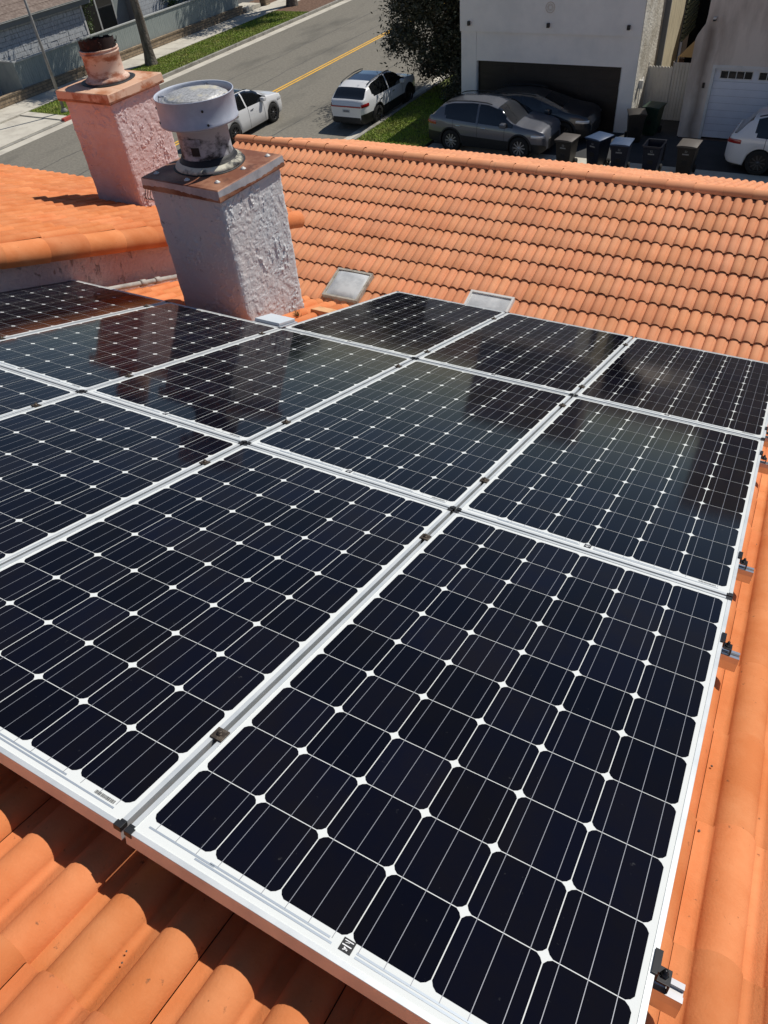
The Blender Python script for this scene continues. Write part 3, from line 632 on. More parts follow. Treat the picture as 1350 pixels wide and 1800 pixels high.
for k in range(26):
    a = rnd.uniform(0, 6.28); q = W(-2.50 + rnd.gauss(0, 0.012), 4.22 + rnd.gauss(0, 0.02), -0.16); h = rnd.uniform(0.02, 0.08)
    t = q + Vector((math.cos(a) * 0.02, math.sin(a) * 0.02, h)); s = Vector((-math.sin(a), math.cos(a), 0)) * 0.004
    mb.face([q - s, q + s, t], 'weed')
tag(mb.build('weed', 'weed', fix=False), 'tiny dry weed growing at the right foot of the grey chimney', 'weed')

# ---------------------------------------------------------------- solar panels
PU, PV = 1.01, 1.675; MW, MH = 0.9985, 1.6635; CS = 0.1567; CG = 0.0022
def build_panel(root):
    # local frame: x 0..MW, y 0..MH, z 0 = top of frame
    fw = 0.0115
    mb = MB()
    # frame: lip profile swept round the rectangle (miters)
    prof = [(0.0, -0.040), (0.0, -0.0006), (0.0006, 0.0), (fw, 0.0), (fw + 0.0004, -0.0022), (fw + 0.0004, -0.006), (0.0022, -0.006), (0.0022, -0.038), (0.030, -0.038), (0.030, -0.040)]
    def ring(i, z): return [Vector((i, i, z)), Vector((MW - i, i, z)), Vector((MW - i, MH - i, z)), Vector((i, MH - i, z))]
    rows = [ring(i, z) for i, z in prof] + [ring(0.0, -0.040)]
    mb.grid(rows, 'frame', False, close=True)
    mb.build('frame', 'frame', root)
    mb = MB(); z = -0.0024
    mb.face([(fw, fw, z), (MW - fw, fw, z), (MW - fw, MH - fw, z), (fw, MH - fw, z)], 'back')
    b = mb.build('laminate', 'back', root)
    x0 = (MW - 6 * CS - 5 * CG) / 2; y0 = 0.050
    mb = MB(); ch = 0.0138; z = -0.0020; LC = mb.layer(); rnd = random.Random(12)
    for i in range(6):
        for j in range(10):
            a = x0 + i * (CS + CG); c = y0 + j * (CS + CG); e = CS
            pts = []
            for (cx, cy, sx, sy, order) in ((a, c, 1, 1, 0), (a + e, c, -1, 1, 1), (a + e, c + e, -1, -1, 0), (a, c + e, 1, -1, 1)):
                p1 = (cx, cy + sy * ch); pm = (cx + sx * ch * 0.40, cy + sy * ch * 0.40); p2 = (cx + sx * ch, cy)
                seq = [p1, pm, p2] if order == 0 else [p2, pm, p1]
                pts += [(q[0], q[1], z) for q in seq]
            f = mb.face(pts, 'cell'); f[LC] = rnd.random()
    mb.build('cells', 'cell', b)
    mb = MB(); z = -0.0017; bw = 0.00065
    for i in range(6):
        for k in range(3):
            x = x0 + i * (CS + CG) + CS * (1 + 2 * k) / 6
            mb.face([(x - bw, y0 - 0.014, z), (x + bw, y0 - 0.014, z), (x + bw, y0 + 10 * CS + 9 * CG + 0.004, z), (x - bw, y0 + 10 * CS + 9 * CG + 0.004, z)], 'busbar')
    mb.build('busbars', 'busbar', b)
    mb = MB(); z = -0.0019
    s = CS + CG
    for (xa, xb, y, h) in ((x0 + 0.01, x0 + s * 1.0 + 0.02, 0.0335, 0.0022), (x0 + s * 0.85, x0 + 2.85 * s, 0.0275, 0.0022), (x0 + s * 1.05, x0 + 2.8 * s, 0.0355, 0.0022),
                           (x0 + 3.15 * s, x0 + 4.9 * s, 0.0355, 0.0022), (x0 + 3.15 * s, x0 + 5.9 * s - 0.01, 0.0275, 0.0022)):
        mb.face([(xa, y - h, z), (xb, y - h, z), (xb, y + h, z), (xa, y + h, z)], 'ribbon')
    mb.build('end_ribbons', 'ribbon', b)
    # black sticker with small marks, at the middle of the near edge
    st = MB(); cx, cy, hs = MW / 2 + 0.004, 0.0375, 0.0125
    st.face([(cx - hs, cy - hs, -0.0015), (cx + hs, cy - hs, -0.0015), (cx + hs, cy + hs, -0.0015), (cx - hs, cy + hs, -0.0015)], 'sticker')
    st = st.build('sticker', 'sticker', b)
    pr = MB(); z = -0.0012
    for (xa, ya, xb, yb, w) in ((-0.009, 0.0085, 0.009, 0.0085, 0.0009), (-0.006, 0.004, 0.002, 0.0065, 0.0005), (-0.010, -0.0005, 0.009, -0.0005, 0.0011), (-0.004, -0.004, 0.004, -0.008, 0.0014), (-0.005, -0.009, 0.003, -0.0055, 0.0009)):
        d = Vector((xb - xa, yb - ya, 0)).normalized(); q = Vector((-d.y, d.x, 0)) * w
        a = Vector((cx + xa, cy + ya, z)); c = Vector((cx + xb, cy + yb, z)); pr.face([a - q, c - q, c + q, a + q], 'print')
    pr.build('sticker_print', 'print', b)
    bc = MB(); rnd = random.Random(1); x = MW - 0.112
    while x < MW - 0.056:
        w = rnd.uniform(0.0005, 0.0016); bc.face([(x, 0.034, -0.0016), (x + w, 0.034, -0.0016), (x + w, 0.0425, -0.0016), (x, 0.0425, -0.0016)], 'sticker'); x += w + rnd.uniform(0.0006, 0.0016)
    bc.build('barcode', 'sticker', b)
    for sx, sy in ((0, 0), (1, 0), (1, 1), (0, 1)):
        mb = MB(); t = 0.0016; L1 = 0.018; fw2 = 0.0125
        def bx(xa, xb, ya, yb, za, zb):
            if sx: xa, xb = MW - xb, MW - xa
            if sy: ya, yb = MH - yb, MH - ya
            mb.box((xa, ya, za), (xb, yb, zb), 'black', bevel=0.0005)
        bx(-t, L1, -t, fw2, 0.0002, t); bx(-t, fw2, fw2 + 0.0002, L1, 0.0002, t)
        bx(-t, L1, -t, -0.0002, -0.012, 0.0); bx(-t, -0.0002, 0.0, L1, -0.012, 0.0)
        mb.build('corner_cap', 'black', root)
proto = None
spots = {(0, 0): 'front row panel at the right, nearest the camera',
         (-1, 0): 'second panel of the front row, left of the nearest one',
         (-2, 0): 'third panel from the right in the front row, cut by the left picture edge',
         (-3, 0): 'bluish panel corner at the left picture edge in the front row',
         (0, 1): 'rightmost panel of the middle row, beside the bare orange tiles',
         (-1, 1): 'second panel from the right in the middle row',
         (-2, 1): 'third panel from the right in the middle row, touching the grey box corner',
         (-3, 1): 'panel in front of the grey chimney foot, mirroring the chimney',
         (-4, 1): 'brownish leftmost panel of the middle row below the pink wall',
         (0, 2): 'rightmost panel of the far row, cut by the right picture edge',
         (-1, 2): 'middle panel of the far row, below the flat skylight',
         (-2, 2): 'leftmost panel of the far row, right of the grey chimney'}
for (i, j), lab in spots.items():
    if proto is None:
        o = proto = empty('solar_panel'); build_panel(proto)
    else: o = copy_tree(proto)
    o['label'] = lab; o['category'] = 'solar panel'; o['group'] = 'solar panels on the orange tile roof'
    jx = random.uniform(-0.0015, 0.0015) if (i, j) != (0, 0) else 0
    o.location = W(i * PU + 0.0058 + jx, j * PV + 0.0058, random.uniform(-0.001, 0.001)); o.rotation_euler = (-A, 0, 0)

# mounting rails with their clamps
RG = 'aluminium mounting rails under the panels'
rows_ = [(0.305, -4, 1, 'front'), (1.415, -4, 1, 'second'), (1.985, -5, 1, 'third'), (3.13, -5, 1, 'fourth'), (3.53, -2, 1, 'fifth'), (4.72, -2, 1, 'farthest')]
for k, (v, i0, i1, nm) in enumerate(rows_):
    root = empty('mounting_rail', W(0, v, 0), label=['nearest mounting rail, its shiny end beside the front panel', 'second mounting rail from the camera, ending beside the front panel', 'third mounting rail from the camera, ending beside the middle row',
                 'fourth mounting rail from the camera, ending at the right picture edge', 'fifth mounting rail, under the near part of the far row', 'farthest mounting rail, under the far end of the far row'][k], cat='mounting rail', group=RG)
    root.rotation_euler = (-A, 0, 0)
    ue = 1.062; us = max(i0 * PU, -3.9) - 0.02
    if i0 == -2: us = -2 * PU - 0.03
    mb = MB()
    # hollow rail with a top slot
    sec = [(-0.019, -0.090), (0.019, -0.090), (0.021, -0.060), (0.019, -0.0415), (0.007, -0.0415), (0.007, -0.050), (-0.007, -0.050), (-0.007, -0.0415), (-0.019, -0.0415), (-0.021, -0.060)]
    mb.grid([[Vector((u, y, z)) for y, z in sec] for u in (us, 0.0, ue)], 'rail', False, close=True)
    f = mb.bm.faces.new([mb.bm.verts.new((ue, y, z)) for y, z in sec]); f.material_index = 0
    mb.build('rail', 'rail', root)
    u = us + 0.3
    while u < ue:
        mb = MB(); mb.box((u - 0.02, -0.03, -0.185), (u + 0.02, 0.03, -0.0905), 'rail'); mb.build('foot', 'rail', root); u += 1.2
    for i in range(max(i0, -3 if i0 != -5 else -4) + (1 if True else 0), i1):
        if i0 == -2 and i < -1: continue
        uc = i * PU
        mb = MB(); mb.box((uc - 0.017, -0.017, 0.0008), (uc + 0.017, 0.017, 0.0050), 'clamp_worn', bevel=0.0012)
        mb.box((uc - 0.0045, -0.014, -0.041), (uc + 0.0045, 0.014, 0.0009), 'clamp_worn')
        cl = mb.build('mid_clamp', 'clamp_worn', root)
        mb = MB(); mb.lathe([(0.0085, 0.005), (0.0085, 0.0075), (0.0060, 0.0076), (0.0060, 0.0145), (0.0050, 0.0152), (0, 0.0152)], (uc, 0, 0), 'clamp_worn', 6); mb.build('bolt', 'clamp_worn', cl)
    uc = 1.0045
    mb = MB(); mb.box((uc - 0.008, -0.004 - 0.018, 0.0008), (uc + 0.003, 0.028, 0.0045), 'clamp', bevel=0.0008)
    mb.box((uc + 0.0025, -0.016, -0.020), (uc + 0.0058, 0.028, 0.0044), 'clamp')
    mb.box((uc + 0.0059, -0.016, -0.0235), (uc + 0.030, 0.016, -0.0195), 'clamp', bevel=0.0008)
    mb.box((uc + 0.027, -0.0155, -0.041), (uc + 0.030, 0.0155, -0.0236), 'clamp')
    cl = mb.build('end_clamp', 'clamp', root)
    mb = MB(); mb.lathe([(0.0085, -0.0195), (0.0085, -0.0175), (0.0062, -0.0174), (0.0062, -0.010), (0.0040, -0.0095), (0.0040, -0.004), (0, -0.004)], (uc + 0.017, 0, 0), 'clamp', 6); mb.build('bolt', 'clamp', cl)

gr = MB(); rnd = random.Random(21)
for _ in range(45):
    u = rnd.choice([rnd.uniform(-1.0, 0.6), rnd.uniform(1.05, 1.3)]); v = rnd.uniform(-0.5, -0.1) if u < 0.7 else rnd.uniform(0.1, 3.0)
    k_ = math.floor((u + 0.042) / PITCH); uu = -0.042 + k_ * PITCH + rnd.uniform(0.004, 0.034); q = W(uu, v, BASE + 0.019); s_ = rnd.uniform(0.0012, 0.0038)
    gr.lathe([(s_ * 0.7, 0), (s_, s_ * 0.5), (0.0, s_)], q, 'bark', 5, smooth=False)
tag(gr.build('grit', 'bark'), 'dark grit lying in the flat channels of the near tiles', 'grit', kind='stuff')
# ---------------------------------------------------------------- lower roof beyond (its own wing)
wing = empty('house', (0, 0, G), label='long lower house wing with weathered tile roof and ridge beyond the panels', cat='house')
KF = -6.5; RY = 10.97; RZ = RY * sa / ca + KF
# front slope: v down towards -Y
TF = Matrix(((-1, 0, 0, 0), (0, -ca, sa * -1 * -1 * -1, RY), (0, -sa, ca, RZ), (0, 0, 0, 1)))
TF = Matrix(((-1, 0, 0, 0), (0, -ca, -sa, RY), (0, -sa, ca, RZ), (0, 0, 0, 1)))
BF = -0.036
child(tiles(TF, -4.0, 8.75, 0.055, 4.75, 0.05, 0.10, BF, 'tile_far', jit=0.006, thick=0.021, nseg=8, flat=0.028), 'roof', 'tile_far', wing)['label'] = 'tile slope facing the camera'
TK = Matrix(((1, 0, 0, 0), (0, ca, sa, RY), (0, -sa, ca, RZ), (0, 0, 0, 1)))
child(tiles(TK, -8.75, 4.0, 0.055, 4.42, 0.05, 0.10, BF, 'tile_far', jit=0.006, thick=0.02, nseg=7, flat=0.024), 'roof', 'tile_far', wing)['label'] = 'tile slope falling to the street'
mb = MB(); mb.box((-4.0, 0.0, BF - 0.1), (8.72, 4.7, BF - 0.035), 'under', T=TF); child(mb, 'roof_deck', 'under', wing)
mb = MB(); mb.box((-8.72, 0.0, BF - 0.1), (4.0, 4.37, BF - 0.036), 'under', T=TK); child(mb, 'roof_deck', 'under', wing)
child(barrel_run(TI, (-8.78, RY, RZ - 0.045), (4.0, RY, RZ - 0.045), 0.105, 'tile_far', seg=0.385, rise=0.010, seed=8, wscale=0.85), 'ridge_cap', 'tile_far', wing)
mb = MB(); mb.box((-8.74, RY - 0.085, RZ - 0.12), (4.0, RY + 0.085, RZ - 0.035), 'mortar'); child(mb, 'ridge_mortar', 'mortar', wing)
mb = MB(); mb.box((-8.6, RY - 4.1, G), (3.8, RY + 3.75, RZ - 1.55)); child(mb, 'wall', 'stucco_white', wing)
# skylights on the lower roof
def TFp(u, v, w): return TF @ Vector((u, v, w))
def skylight(x0, x1, ytop, ylen, lab, dome=True, th=0.07):
    root = empty('skylight', (0, 0, 0), label=lab, cat='skylight')
    vt = (RY - ytop) / ca; vb = vt + ylen
    mb = MB(); fw = 0.032
    for (a, b, c, d) in ((-x1, -x0, vt, vt + fw), (-x1, -x0, vb - fw, vb), (-x1, -x1 + fw, vt + fw, vb - fw), (-x0 - fw, -x0, vt + fw, vb - fw)):
        mb.box((a, c, -0.05), (b, d, th), 'f', T=TF)
    mb.mats = ['skyframe' if dome else 'white_paint']; mb.build('skylight_frame', None, root)
    rows = []; n = 12
    for j in range(n + 1):
        row = []
        for i in range(n + 1):
            s, t = i / n, j / n; h = (math.sin(math.pi * s) ** 0.45) * (math.sin(math.pi * t) ** 0.45) if 0 < i < n and 0 < j < n else 0
            row.append(TFp(-x1 + fw + (x1 - x0 - 2 * fw) * s, vt + fw + (ylen - 2 * fw) * t, th - 0.02 + (0.055 if dome else 0.004) * h))
        rows.append(row)
    mb = MB(); mb.grid(rows, 'dome', True); mb.build('dome', 'dome', root)
skylight(-5.14, -4.53, 8.46, 0.56, 'domed milky skylight with weathered frame right of the grey chimney')
skylight(-2.95, -2.30, 8.50, 0.60, 'flat white-framed skylight just showing above the far panel row', dome=False, th=0.07)

# ---------------------------------------------------------------- cars
def interp(keys, x):
    for (xa, a), (xb, b) in zip(keys, keys[1:]):
        if x <= xb:
            t = (x - xa) / (xb - xa); t = t * t * (3 - 2 * t) if abs(b - a) > 0.3 else t
            return a + (b - a) * t
    return keys[-1][1]
def build_car(root, paint, rim, cladding, L=4.65, Wd=1.86, Ht=1.58, moon=False, lampcol='tail'):
    """local: x forward (0 = centre), y left, z up; near-side details mirrored"""
    h = L / 2
    roofk = [(-h, 0.86), (-h + 0.05, 1.05), (-h + 0.13, 1.12), (-h + 0.64, Ht - 0.15), (-h + 1.0, Ht - 0.05), (-h + 1.8, Ht), (-h + 2.4, Ht - 0.02), (-h + 2.75, Ht - 0.10), (-h + 3.55, 1.13), (-h + 3.75, 1.08), (h - 0.40, 1.02), (h - 0.14, 0.94), (h - 0.03, 0.82), (h, 0.62)]
    beltk = [(-h, 0.84), (-h + 0.1, 1.06), (-h + 0.6, 1.10), (-h + 1.6, 1.05), (-h + 3.2, 0.99), (-h + 3.7, 0.98), (h - 0.4, 0.93), (h - 0.14, 0.87), (h - 0.03, 0.76), (h, 0.58)]
    widk = [(-h, 0.72), (-h + 0.06, 0.80), (-h + 0.25, 0.88), (-h + 0.8, 0.97), (-h + 1.6, 0.98), (0, 0.975), (h - 1.3, 0.97), (h - 0.7, 0.965), (h - 0.25, 0.92), (h - 0.08, 0.83), (h, 0.70)]
    botk = [(-h, 0.42), (-h + 0.1, 0.28), (-h + 0.6, 0.24), (h - 0.6, 0.22), (h - 0.1, 0.26), (h, 0.36)]
    hw = Wd / 2
    N = 62; xs = [-h + L * i / N for i in range(N + 1)]
    wb = 2.68; xf, xr = h - 0.92, h - 0.92 - wb; wr = 0.375
    rows = []; info = []
    for x in xs:
        w = hw * interp(widk, x); rz = interp(roofk, x); bz = min(interp(beltk, x), rz - 0.012); b0 = interp(botk, x)
        cab = max(0.0, rz - bz - 0.02)
        inset = min(0.24, cab * 0.44)
        arch = 0
        for wx in (xf, xr):
            d = abs(x - wx)
            if d < wr + 0.04: arch = max(arch, math.sqrt((wr + 0.04) ** 2 - d * d) + 0.36)
        low = max(b0, arch)
        mid = max(low + 0.02, b0 + (bz - b0) * 0.45); sh = max(mid + 0.01, bz - 0.11)
        half = [(w * 0.55, low), (w * 0.95, low + 0.002), (w * 0.985, low + 0.04 if low < mid - 0.05 else low + 0.01), (w, mid), (w * 0.985, sh), (w * 0.945, bz),
                (w * 0.945 - inset * 0.25, bz + cab * 0.22), (w * 0.945 - inset * 0.80, bz + cab * 0.78), (w * 0.945 - inset - 0.03, rz - 0.035 if cab > 0.05 else rz - 0.004), (w * 0.60 * (1 if cab > .05 else 1.1), rz - 0.004), (w * 0.28, rz + 0.004), (0, rz + 0.006)]
        pts = [Vector((x, y, z)) for y, z in half] + [Vector((x, -y, z)) for y, z in reversed(half[:-1])]
        rows.append(pts)
    gl0, gl1 = -h + 0.62, -h + 3.42                   # side glass extent
    body = MB(); glassL = MB(); glassR = MB(); ws = MB(); rg = MB(); clad = MB()
    nh = 12
    for i in range(N):
        xm = (xs[i] + xs[i + 1]) / 2
        for j in range(len(rows[0]) - 1):
            q = [rows[i][j], rows[i][j + 1], rows[i + 1][j + 1], rows[i + 1][j]]
            jj = j if j < nh - 1 else 2 * (nh - 1) - 1 - j
            tgt = body
            rz = interp(roofk, xm); cab = rz - interp(beltk, xm)
            if jj in (5, 6, 7) and gl0 < xm < gl1 and cab > 0.10 and not (jj == 7 and cab < 0.35):
                # rounded rear corner of the side glass
                if not (xm < gl0 + 0.22 and jj == 5) and not (xm < gl0 + 0.12) and abs(xm - (-h + 2.08)) > 0.035:
                    tgt = glassL if j < nh - 1 else glassR
            if jj >= 9 or (jj == 8):
                if -h + 2.80 < xm < -h + 3.52 and jj >= 8: tgt = ws
                if -h + 0.15 < xm < -h + 0.58 and jj >= 8: tgt = rg
                if moon and -h + 1.1 < xm < -h + 2.55 and jj >= 9: tgt = ws
            if cladding and jj in (0, 1, 2): tgt = clad
            f = tgt.face(q); f.smooth = True
    for mb_, nm, mt in ((body, 'body', paint), (glassL, 'side_window', 'glass'), (glassR, 'side_window', 'glass'), (ws, 'windshield', 'glass'), (rg, 'rear_window', 'glass'), (clad, 'lower_cladding', 'rubber_trim')):
        if not mb_.bm.faces: continue
        bmesh.ops.remove_doubles(mb_.bm, verts=mb_.bm.verts, dist=0.0005)
        if nm == 'body':
            for e, s in ((rows[0], 1), (rows[-1], 0)):
                f = mb_.bm.faces.new([mb_.bm.verts.new(p) for p in (e if s else reversed(e))]); f.material_index = 0
        mb_.mats = [mt]; mb_.build(nm, None, root)
    # shut lines of doors and tailgate
    for xs_ in (-h + 1.12, -h + 2.10, -h + 3.14):
        i = min(range(len(xs)), key=lambda q: abs(xs[q] - xs_))
        for sd in (0, 1):
            hp = rows[i][2:6] if sd == 0 else list(reversed(rows[i]))[2:6]
            sg = 1 if sd == 0 else -1
            mb = MB(); mb.grid([[p + Vector((-0.007, sg * 0.003, 0)) for p in hp], [p + Vector((0.007, sg * 0.003, 0)) for p in hp]], 'black', False); mb.build('shut_line', 'black', root)
    # underbody and wheel wells
    mb = MB(); mb.box((-h + 0.25, -hw * 0.80, 0.20), (h - 0.25, hw * 0.80, 0.80)); mb.build('underbody', 'rubber_trim', root)
    for sx in (xf, xr):
        for sy in (1, -1):
            yo = sy * (hw * 0.965)
            wl = bpy.data.objects.new('wheel', None); C.objects.link(wl); wl.parent = root; wl.location = (sx, yo, wr)
            ax = Matrix.Rotation(R(90) * (-sy), 4, 'X')
            mb = MB(); mb.lathe([(0.235, 0.01), (0.30, 0.012), (0.345, 0.0), (wr, -0.03), (wr, -0.19), (0.33, -0.22), (0.2, -0.22)], (0, 0, 0), 'tyre', 32, axis=ax); mb.build('tyre', 'tyre', wl)
            mb = MB(); mb.lathe([(0.245, 0.008), (0.238, -0.004), (0.225, -0.06)], (0, 0, 0), rim, 32, axis=ax)
            for k in range(10):
                t = 2 * math.pi * k / 10
                T2 = ax @ Matrix.Rotation(t, 4, 'Z'); mb.box((0.03, -0.018, -0.028), (0.238, 0.018, -0.006), rim, T=T2)
            mb.lathe([(0.055, -0.03), (0.055, -0.002), (0, 0.0)], (0, 0, 0), rim, 16, axis=ax)
            mb.build('rim', rim, wl)
            mb = MB(); mb.lathe([(0.232, -0.05), (0.0, -0.05)], (0, 0, 0), 'black', 24, axis=ax); mb.build('hub', 'black', wl)
            mb = MB(); mb.lathe([(wr + 0.045, -0.02), (wr + 0.04, -0.20), (0, -0.205)], (sx, yo, wr + 0.01), 'black', 28, axis=ax); mb.build('wheel_well', 'black', root)
            if cladding:
                mb = MB(); rr0, rr1 = wr + 0.035, wr + 0.085; rows2 = []
                for k in range(21):
                    t = math.pi * (-0.02 + 1.04 * k / 20); c_, s_ = math.cos(t), math.sin(t)
                    rows2.append([Vector((sx + rr0 * c_, sy * (hw * 0.955), wr + rr0 * s_)), Vector((sx + rr0 * c_, sy * (hw * 0.992), wr + rr0 * s_)), Vector((sx + rr1 * c_, sy * (hw * 0.990), wr + rr1 * s_)), Vector((sx + (rr1 + 0.01) * c_, sy * hw * 0.95, wr + (rr1 + 0.01) * s_))])
                mb.grid(rows2, 'rubber_trim', True); mb.build('wheel_arch', 'rubber_trim', root)
    for sy in (1, -1):
        mb = MB(); mb.box((-h + 3.02, sy * (hw * 0.90), 1.00), (-h + 3.20, sy * (hw * 1.12), 1.14), paint, bevel=0.035); mb.build('mirror', paint, root)
        for x in (-h + 1.25, -h + 2.25):
            ww = hw * interp(widk, x)
            mb = MB(); mb.box((x, sy * (ww * 0.965), 0.885), (x + 0.19, sy * (ww * 1.012), 0.915), 'chrome', bevel=0.01); mb.build('door_handle', paint, root)
        mb = MB(); pts = [Vector((x, sy * (hw * interp(widk, x) * 0.945 - 0.25), interp(roofk, x) + 0.035)) for x in [-h + 0.75 + 0.2 * k for k in range(10)]]
        mb.tube(pts, 0.018, 'rubber_trim', 6); mb.build('roof_rail', 'chrome' if paint == 'car_grey' else 'rubber_trim', root)
        # chrome line under side glass
        # lamps
        def lamp(x0, x1, z0, z1, m, nm, yk=1.0):
            mb = MB(); n = 6; rows3 = []
            for k in range(n + 1):
                x = x0 + (x1 - x0) * k / n; w = hw * interp(widk, x) * yk
                rows3.append([Vector((x, sy * (w * 0.99 + 0.006), z0)), Vector((x, sy * (w + 0.008), (z0 + z1) / 2)), Vector((x, sy * (w * 0.975 + 0.006), z1))])
            mb.grid(rows3, m, True); mb.build(nm, m, root)
        lamp(-h + 0.02, -h + 0.42, 0.86, 0.98, 'tail', 'tail_lamp')
        lamp(h - 0.50, h - 0.05, 0.74, 0.83, 'head', 'headlight')
    mb = MB(); mb.box((-h - 0.012, -hw * 0.72, 0.87), (-h + 0.03, hw * 0.72, 0.915)); mb.build('light_bar', 'tail', root)
    mb = MB(); mb.box((-h - 0.014, -0.17, 0.68), (-h + 0.01, 0.17, 0.79)); pl = mb.build('licence_plate', 'plate', root)
    mb = MB(); rnd = random.Random(3); y = -0.12
    for k in range(6): mb.box((-h - 0.017, y, 0.705), (-h - 0.0141, y + 0.026, 0.765)); y += 0.042
    mb.build('plate_characters', 'bin_blue', pl)
    mb = MB(); mb.box((-h - 0.008, -hw * 0.70, 0.30), (-h + 0.2, hw * 0.70, 0.52), bevel=0.03); mb.build('rear_bumper', 'rubber_trim', root)
    mb = MB(); mb.box((h - 0.16, -hw * 0.50, 0.30), (h + 0.015, hw * 0.50, 0.66), bevel=0.03); mb.build('grille', 'rubber_trim', root)
def place_car(x, y, heading, label, paint, rim='rim', clad=True, **kw):
    root = empty('parked_car', label=label, cat='car', group='cars in the street and alley')
    build_car(root, paint, rim, clad, **kw); root.location = (x, y, G + kw.get('zz', 0.0)); root.rotation_euler = (0, 0, heading); return root
place_car(-16.32, 28.85, R(90), 'white car parked at the kerb seen from behind, partly under the tree', 'car_white', 'rim_dark', moon=True)
o = place_car(-20.98, 25.3, R(90), 'white car driving up the street behind the grey chimney cowl', 'car_white', 'rim_dark', clad=False, moon=True)
o.name = 'car'; 
o = place_car(-9.90, 26.25, R(-3), 'grey car in the alley with its nose towards the bins', 'car_grey', 'rim', Ht=1.62); o.location.z = G + 0.03
blk = place_car(-8.95, 0, R(-1), 'black car in deep shade between the grey car and the brown garage door', 'car_black', 'rim_dark', Ht=1.46); blk.location = (-9.0, 0, G); 

# move the black car: it stands tight behind the grey one, nose further right
blk.location = (-8.95, 27.93, G + 0.034); blk.scale = (1, 0.92, 1)
o = place_car(0.42, 26.85, R(-2), 'white car with red tail lamps at the right picture edge', 'car_white', 'rim_dark', clad=False, Ht=1.70); o.location.z = G + 0.034

# ---------------------------------------------------------------- bins
def build_bin(root, body, lid, open_=False, num='52'):
    mb = MB()
    def ring(w, d, z, y=0): return [Vector((-w, -d + y, z)), Vector((w, -d + y, z)), Vector((w, d + y, z)), Vector((-w, d + y, z))]
    rows = [ring(0.20, 0.22, 0.03), ring(0.22, 0.25, 0.12), ring(0.275, 0.325, 0.86), ring(0.285, 0.335, 0.90), ring(0.30, 0.35, 0.905), ring(0.30, 0.35, 0.955)]
    if open_: rows += [ring(0.272, 0.322, 0.955), ring(0.26, 0.31, 0.85), ring(0.20, 0.22, 0.10)]
    vs = mb.grid(rows, body, False, close=True); mb.bm.faces.new(vs[-1]); mb.bm.faces.new(list(reversed(vs[0])))
    bevel = [e for e in mb.bm.edges if abs(e.verts[0].co.z - e.verts[1].co.z) > 0.05 and len(e.link_faces) == 2]
    bmesh.ops.bevel(mb.bm, geom=bevel, offset=0.03, segments=2, profile=0.6, affect='EDGES', clamp_overlap=True)
    mb.build('bin_body', body, root)
    mb = MB()
    if open_:
        T = Matrix.Translation((0, 0.365, 0.955)) @ Matrix.Rotation(R(-86), 4, 'X')
        mb.box((-0.295, -0.0, -0.0), (0.295, 0.66, 0.03), lid, T=T, bevel=0.012)
    else:
        n = 8; rows = []
        for j in range(n + 1):
            y = -0.37 + 0.74 * j / n
            rows.append([Vector((x, y, 0.962 + 0.045 * math.sin(math.pi * min(1, max(0, (j / n) * 0.8 + 0.15))) * (1 - (abs(x) / 0.31) ** 4))) for x in (-0.31, -0.28, -0.15, 0, 0.15, 0.28, 0.31)])
        mb.grid(rows, lid, True)
        mb.box((-0.31, -0.37, 0.935), (0.31, 0.37, 0.962), lid)
    mb.build('lid', lid, root)
    for sx in (-0.25, 0.25):
        mb = MB(); mb.lathe([(0.05, -0.03), (0.12, -0.03), (0.125, 0), (0.12, 0.03), (0.05, 0.03)], (sx, 0.27, 0.125), 'tyre', 18, axis=Matrix.Rotation(R(90), 4, 'Y')); mb.build('wheel', 'tyre', root)
    mb = MB(); mb.tube([(-0.27, 0.385, 0.93), (0.27, 0.385, 0.93)], 0.016, body, 8); mb.box((-0.26, 0.33, 0.90), (-0.22, 0.39, 0.94)); mb.box((0.22, 0.33, 0.90), (0.26, 0.39, 0.94)); mb.build('handle', body, root)
    # moulded grab recess + bar marks on the front
    T = Matrix.Translation((0, -0.2875, 0.49)) @ Matrix.Rotation(R(5.8), 4, 'X')
    mb = MB(); mb.box((-0.085, -0.012, -0.09), (0.085, 0.0, 0.045), T=T, bevel=0.01); mb.build('grab_bar', 'black', root)
    mb = MB(); mb.box((-0.10, -0.006, -0.175), (0.10, 0.0, -0.15), T=T); mb.build('moulded_rib', body, root)
    if num:
        cu = bpy.data.curves.new('lettering', 'FONT'); cu.body = num; cu.size = 0.085; cu.align_x = 'CENTER'; cu.extrude = 0.0006
        ob = bpy.data.objects.new('tmp', cu); C.objects.link(ob); dg = bpy.context.evaluated_depsgraph_get(); dg.update()
        me = bpy.data.meshes.new_from_object(ob.evaluated_get(dg)); bpy.data.objects.remove(ob)
        me.materials.clear(); me.materials.append(M['bin_print'])
        o2 = bpy.data.objects.new('lettering', me); C.objects.link(o2); o2.parent = root
        o2.location = (0, -0.2515 - 0.0690 * ((0.775 - 0.12) / 0.74) - 0.0105, 0.775); o2.rotation_euler = (R(90 + 5.6), 0, 0)
        T = Matrix.Translation((0, -0.3175, 0.70)) @ Matrix.Rotation(R(5.6), 4, 'X')
        mb = MB()
        for k in range(6): mb.box((-0.10 + k * 0.034, -0.001, 0), (-0.10 + k * 0.034 + 0.024, 0.0, 0.038), T=T)
        mb.build('printed_line', 'bin_print', root)
def add_bin(x, y, rz, lab, body, lid, open_=False, num='52', z=0.03):
    o = empty('wheelie_bin', label=lab, cat='bin', group='wheelie bins in the alley'); build_bin(o, body, lid, open_, num); o.location = (x, y, G + z); o.rotation_euler = (0, 0, R(rz))
add_bin(-6.76, 25.05, -6, 'brown bin with grey lid beside the nose of the grey car', 'bin_brown', 'bin_lid_grey')
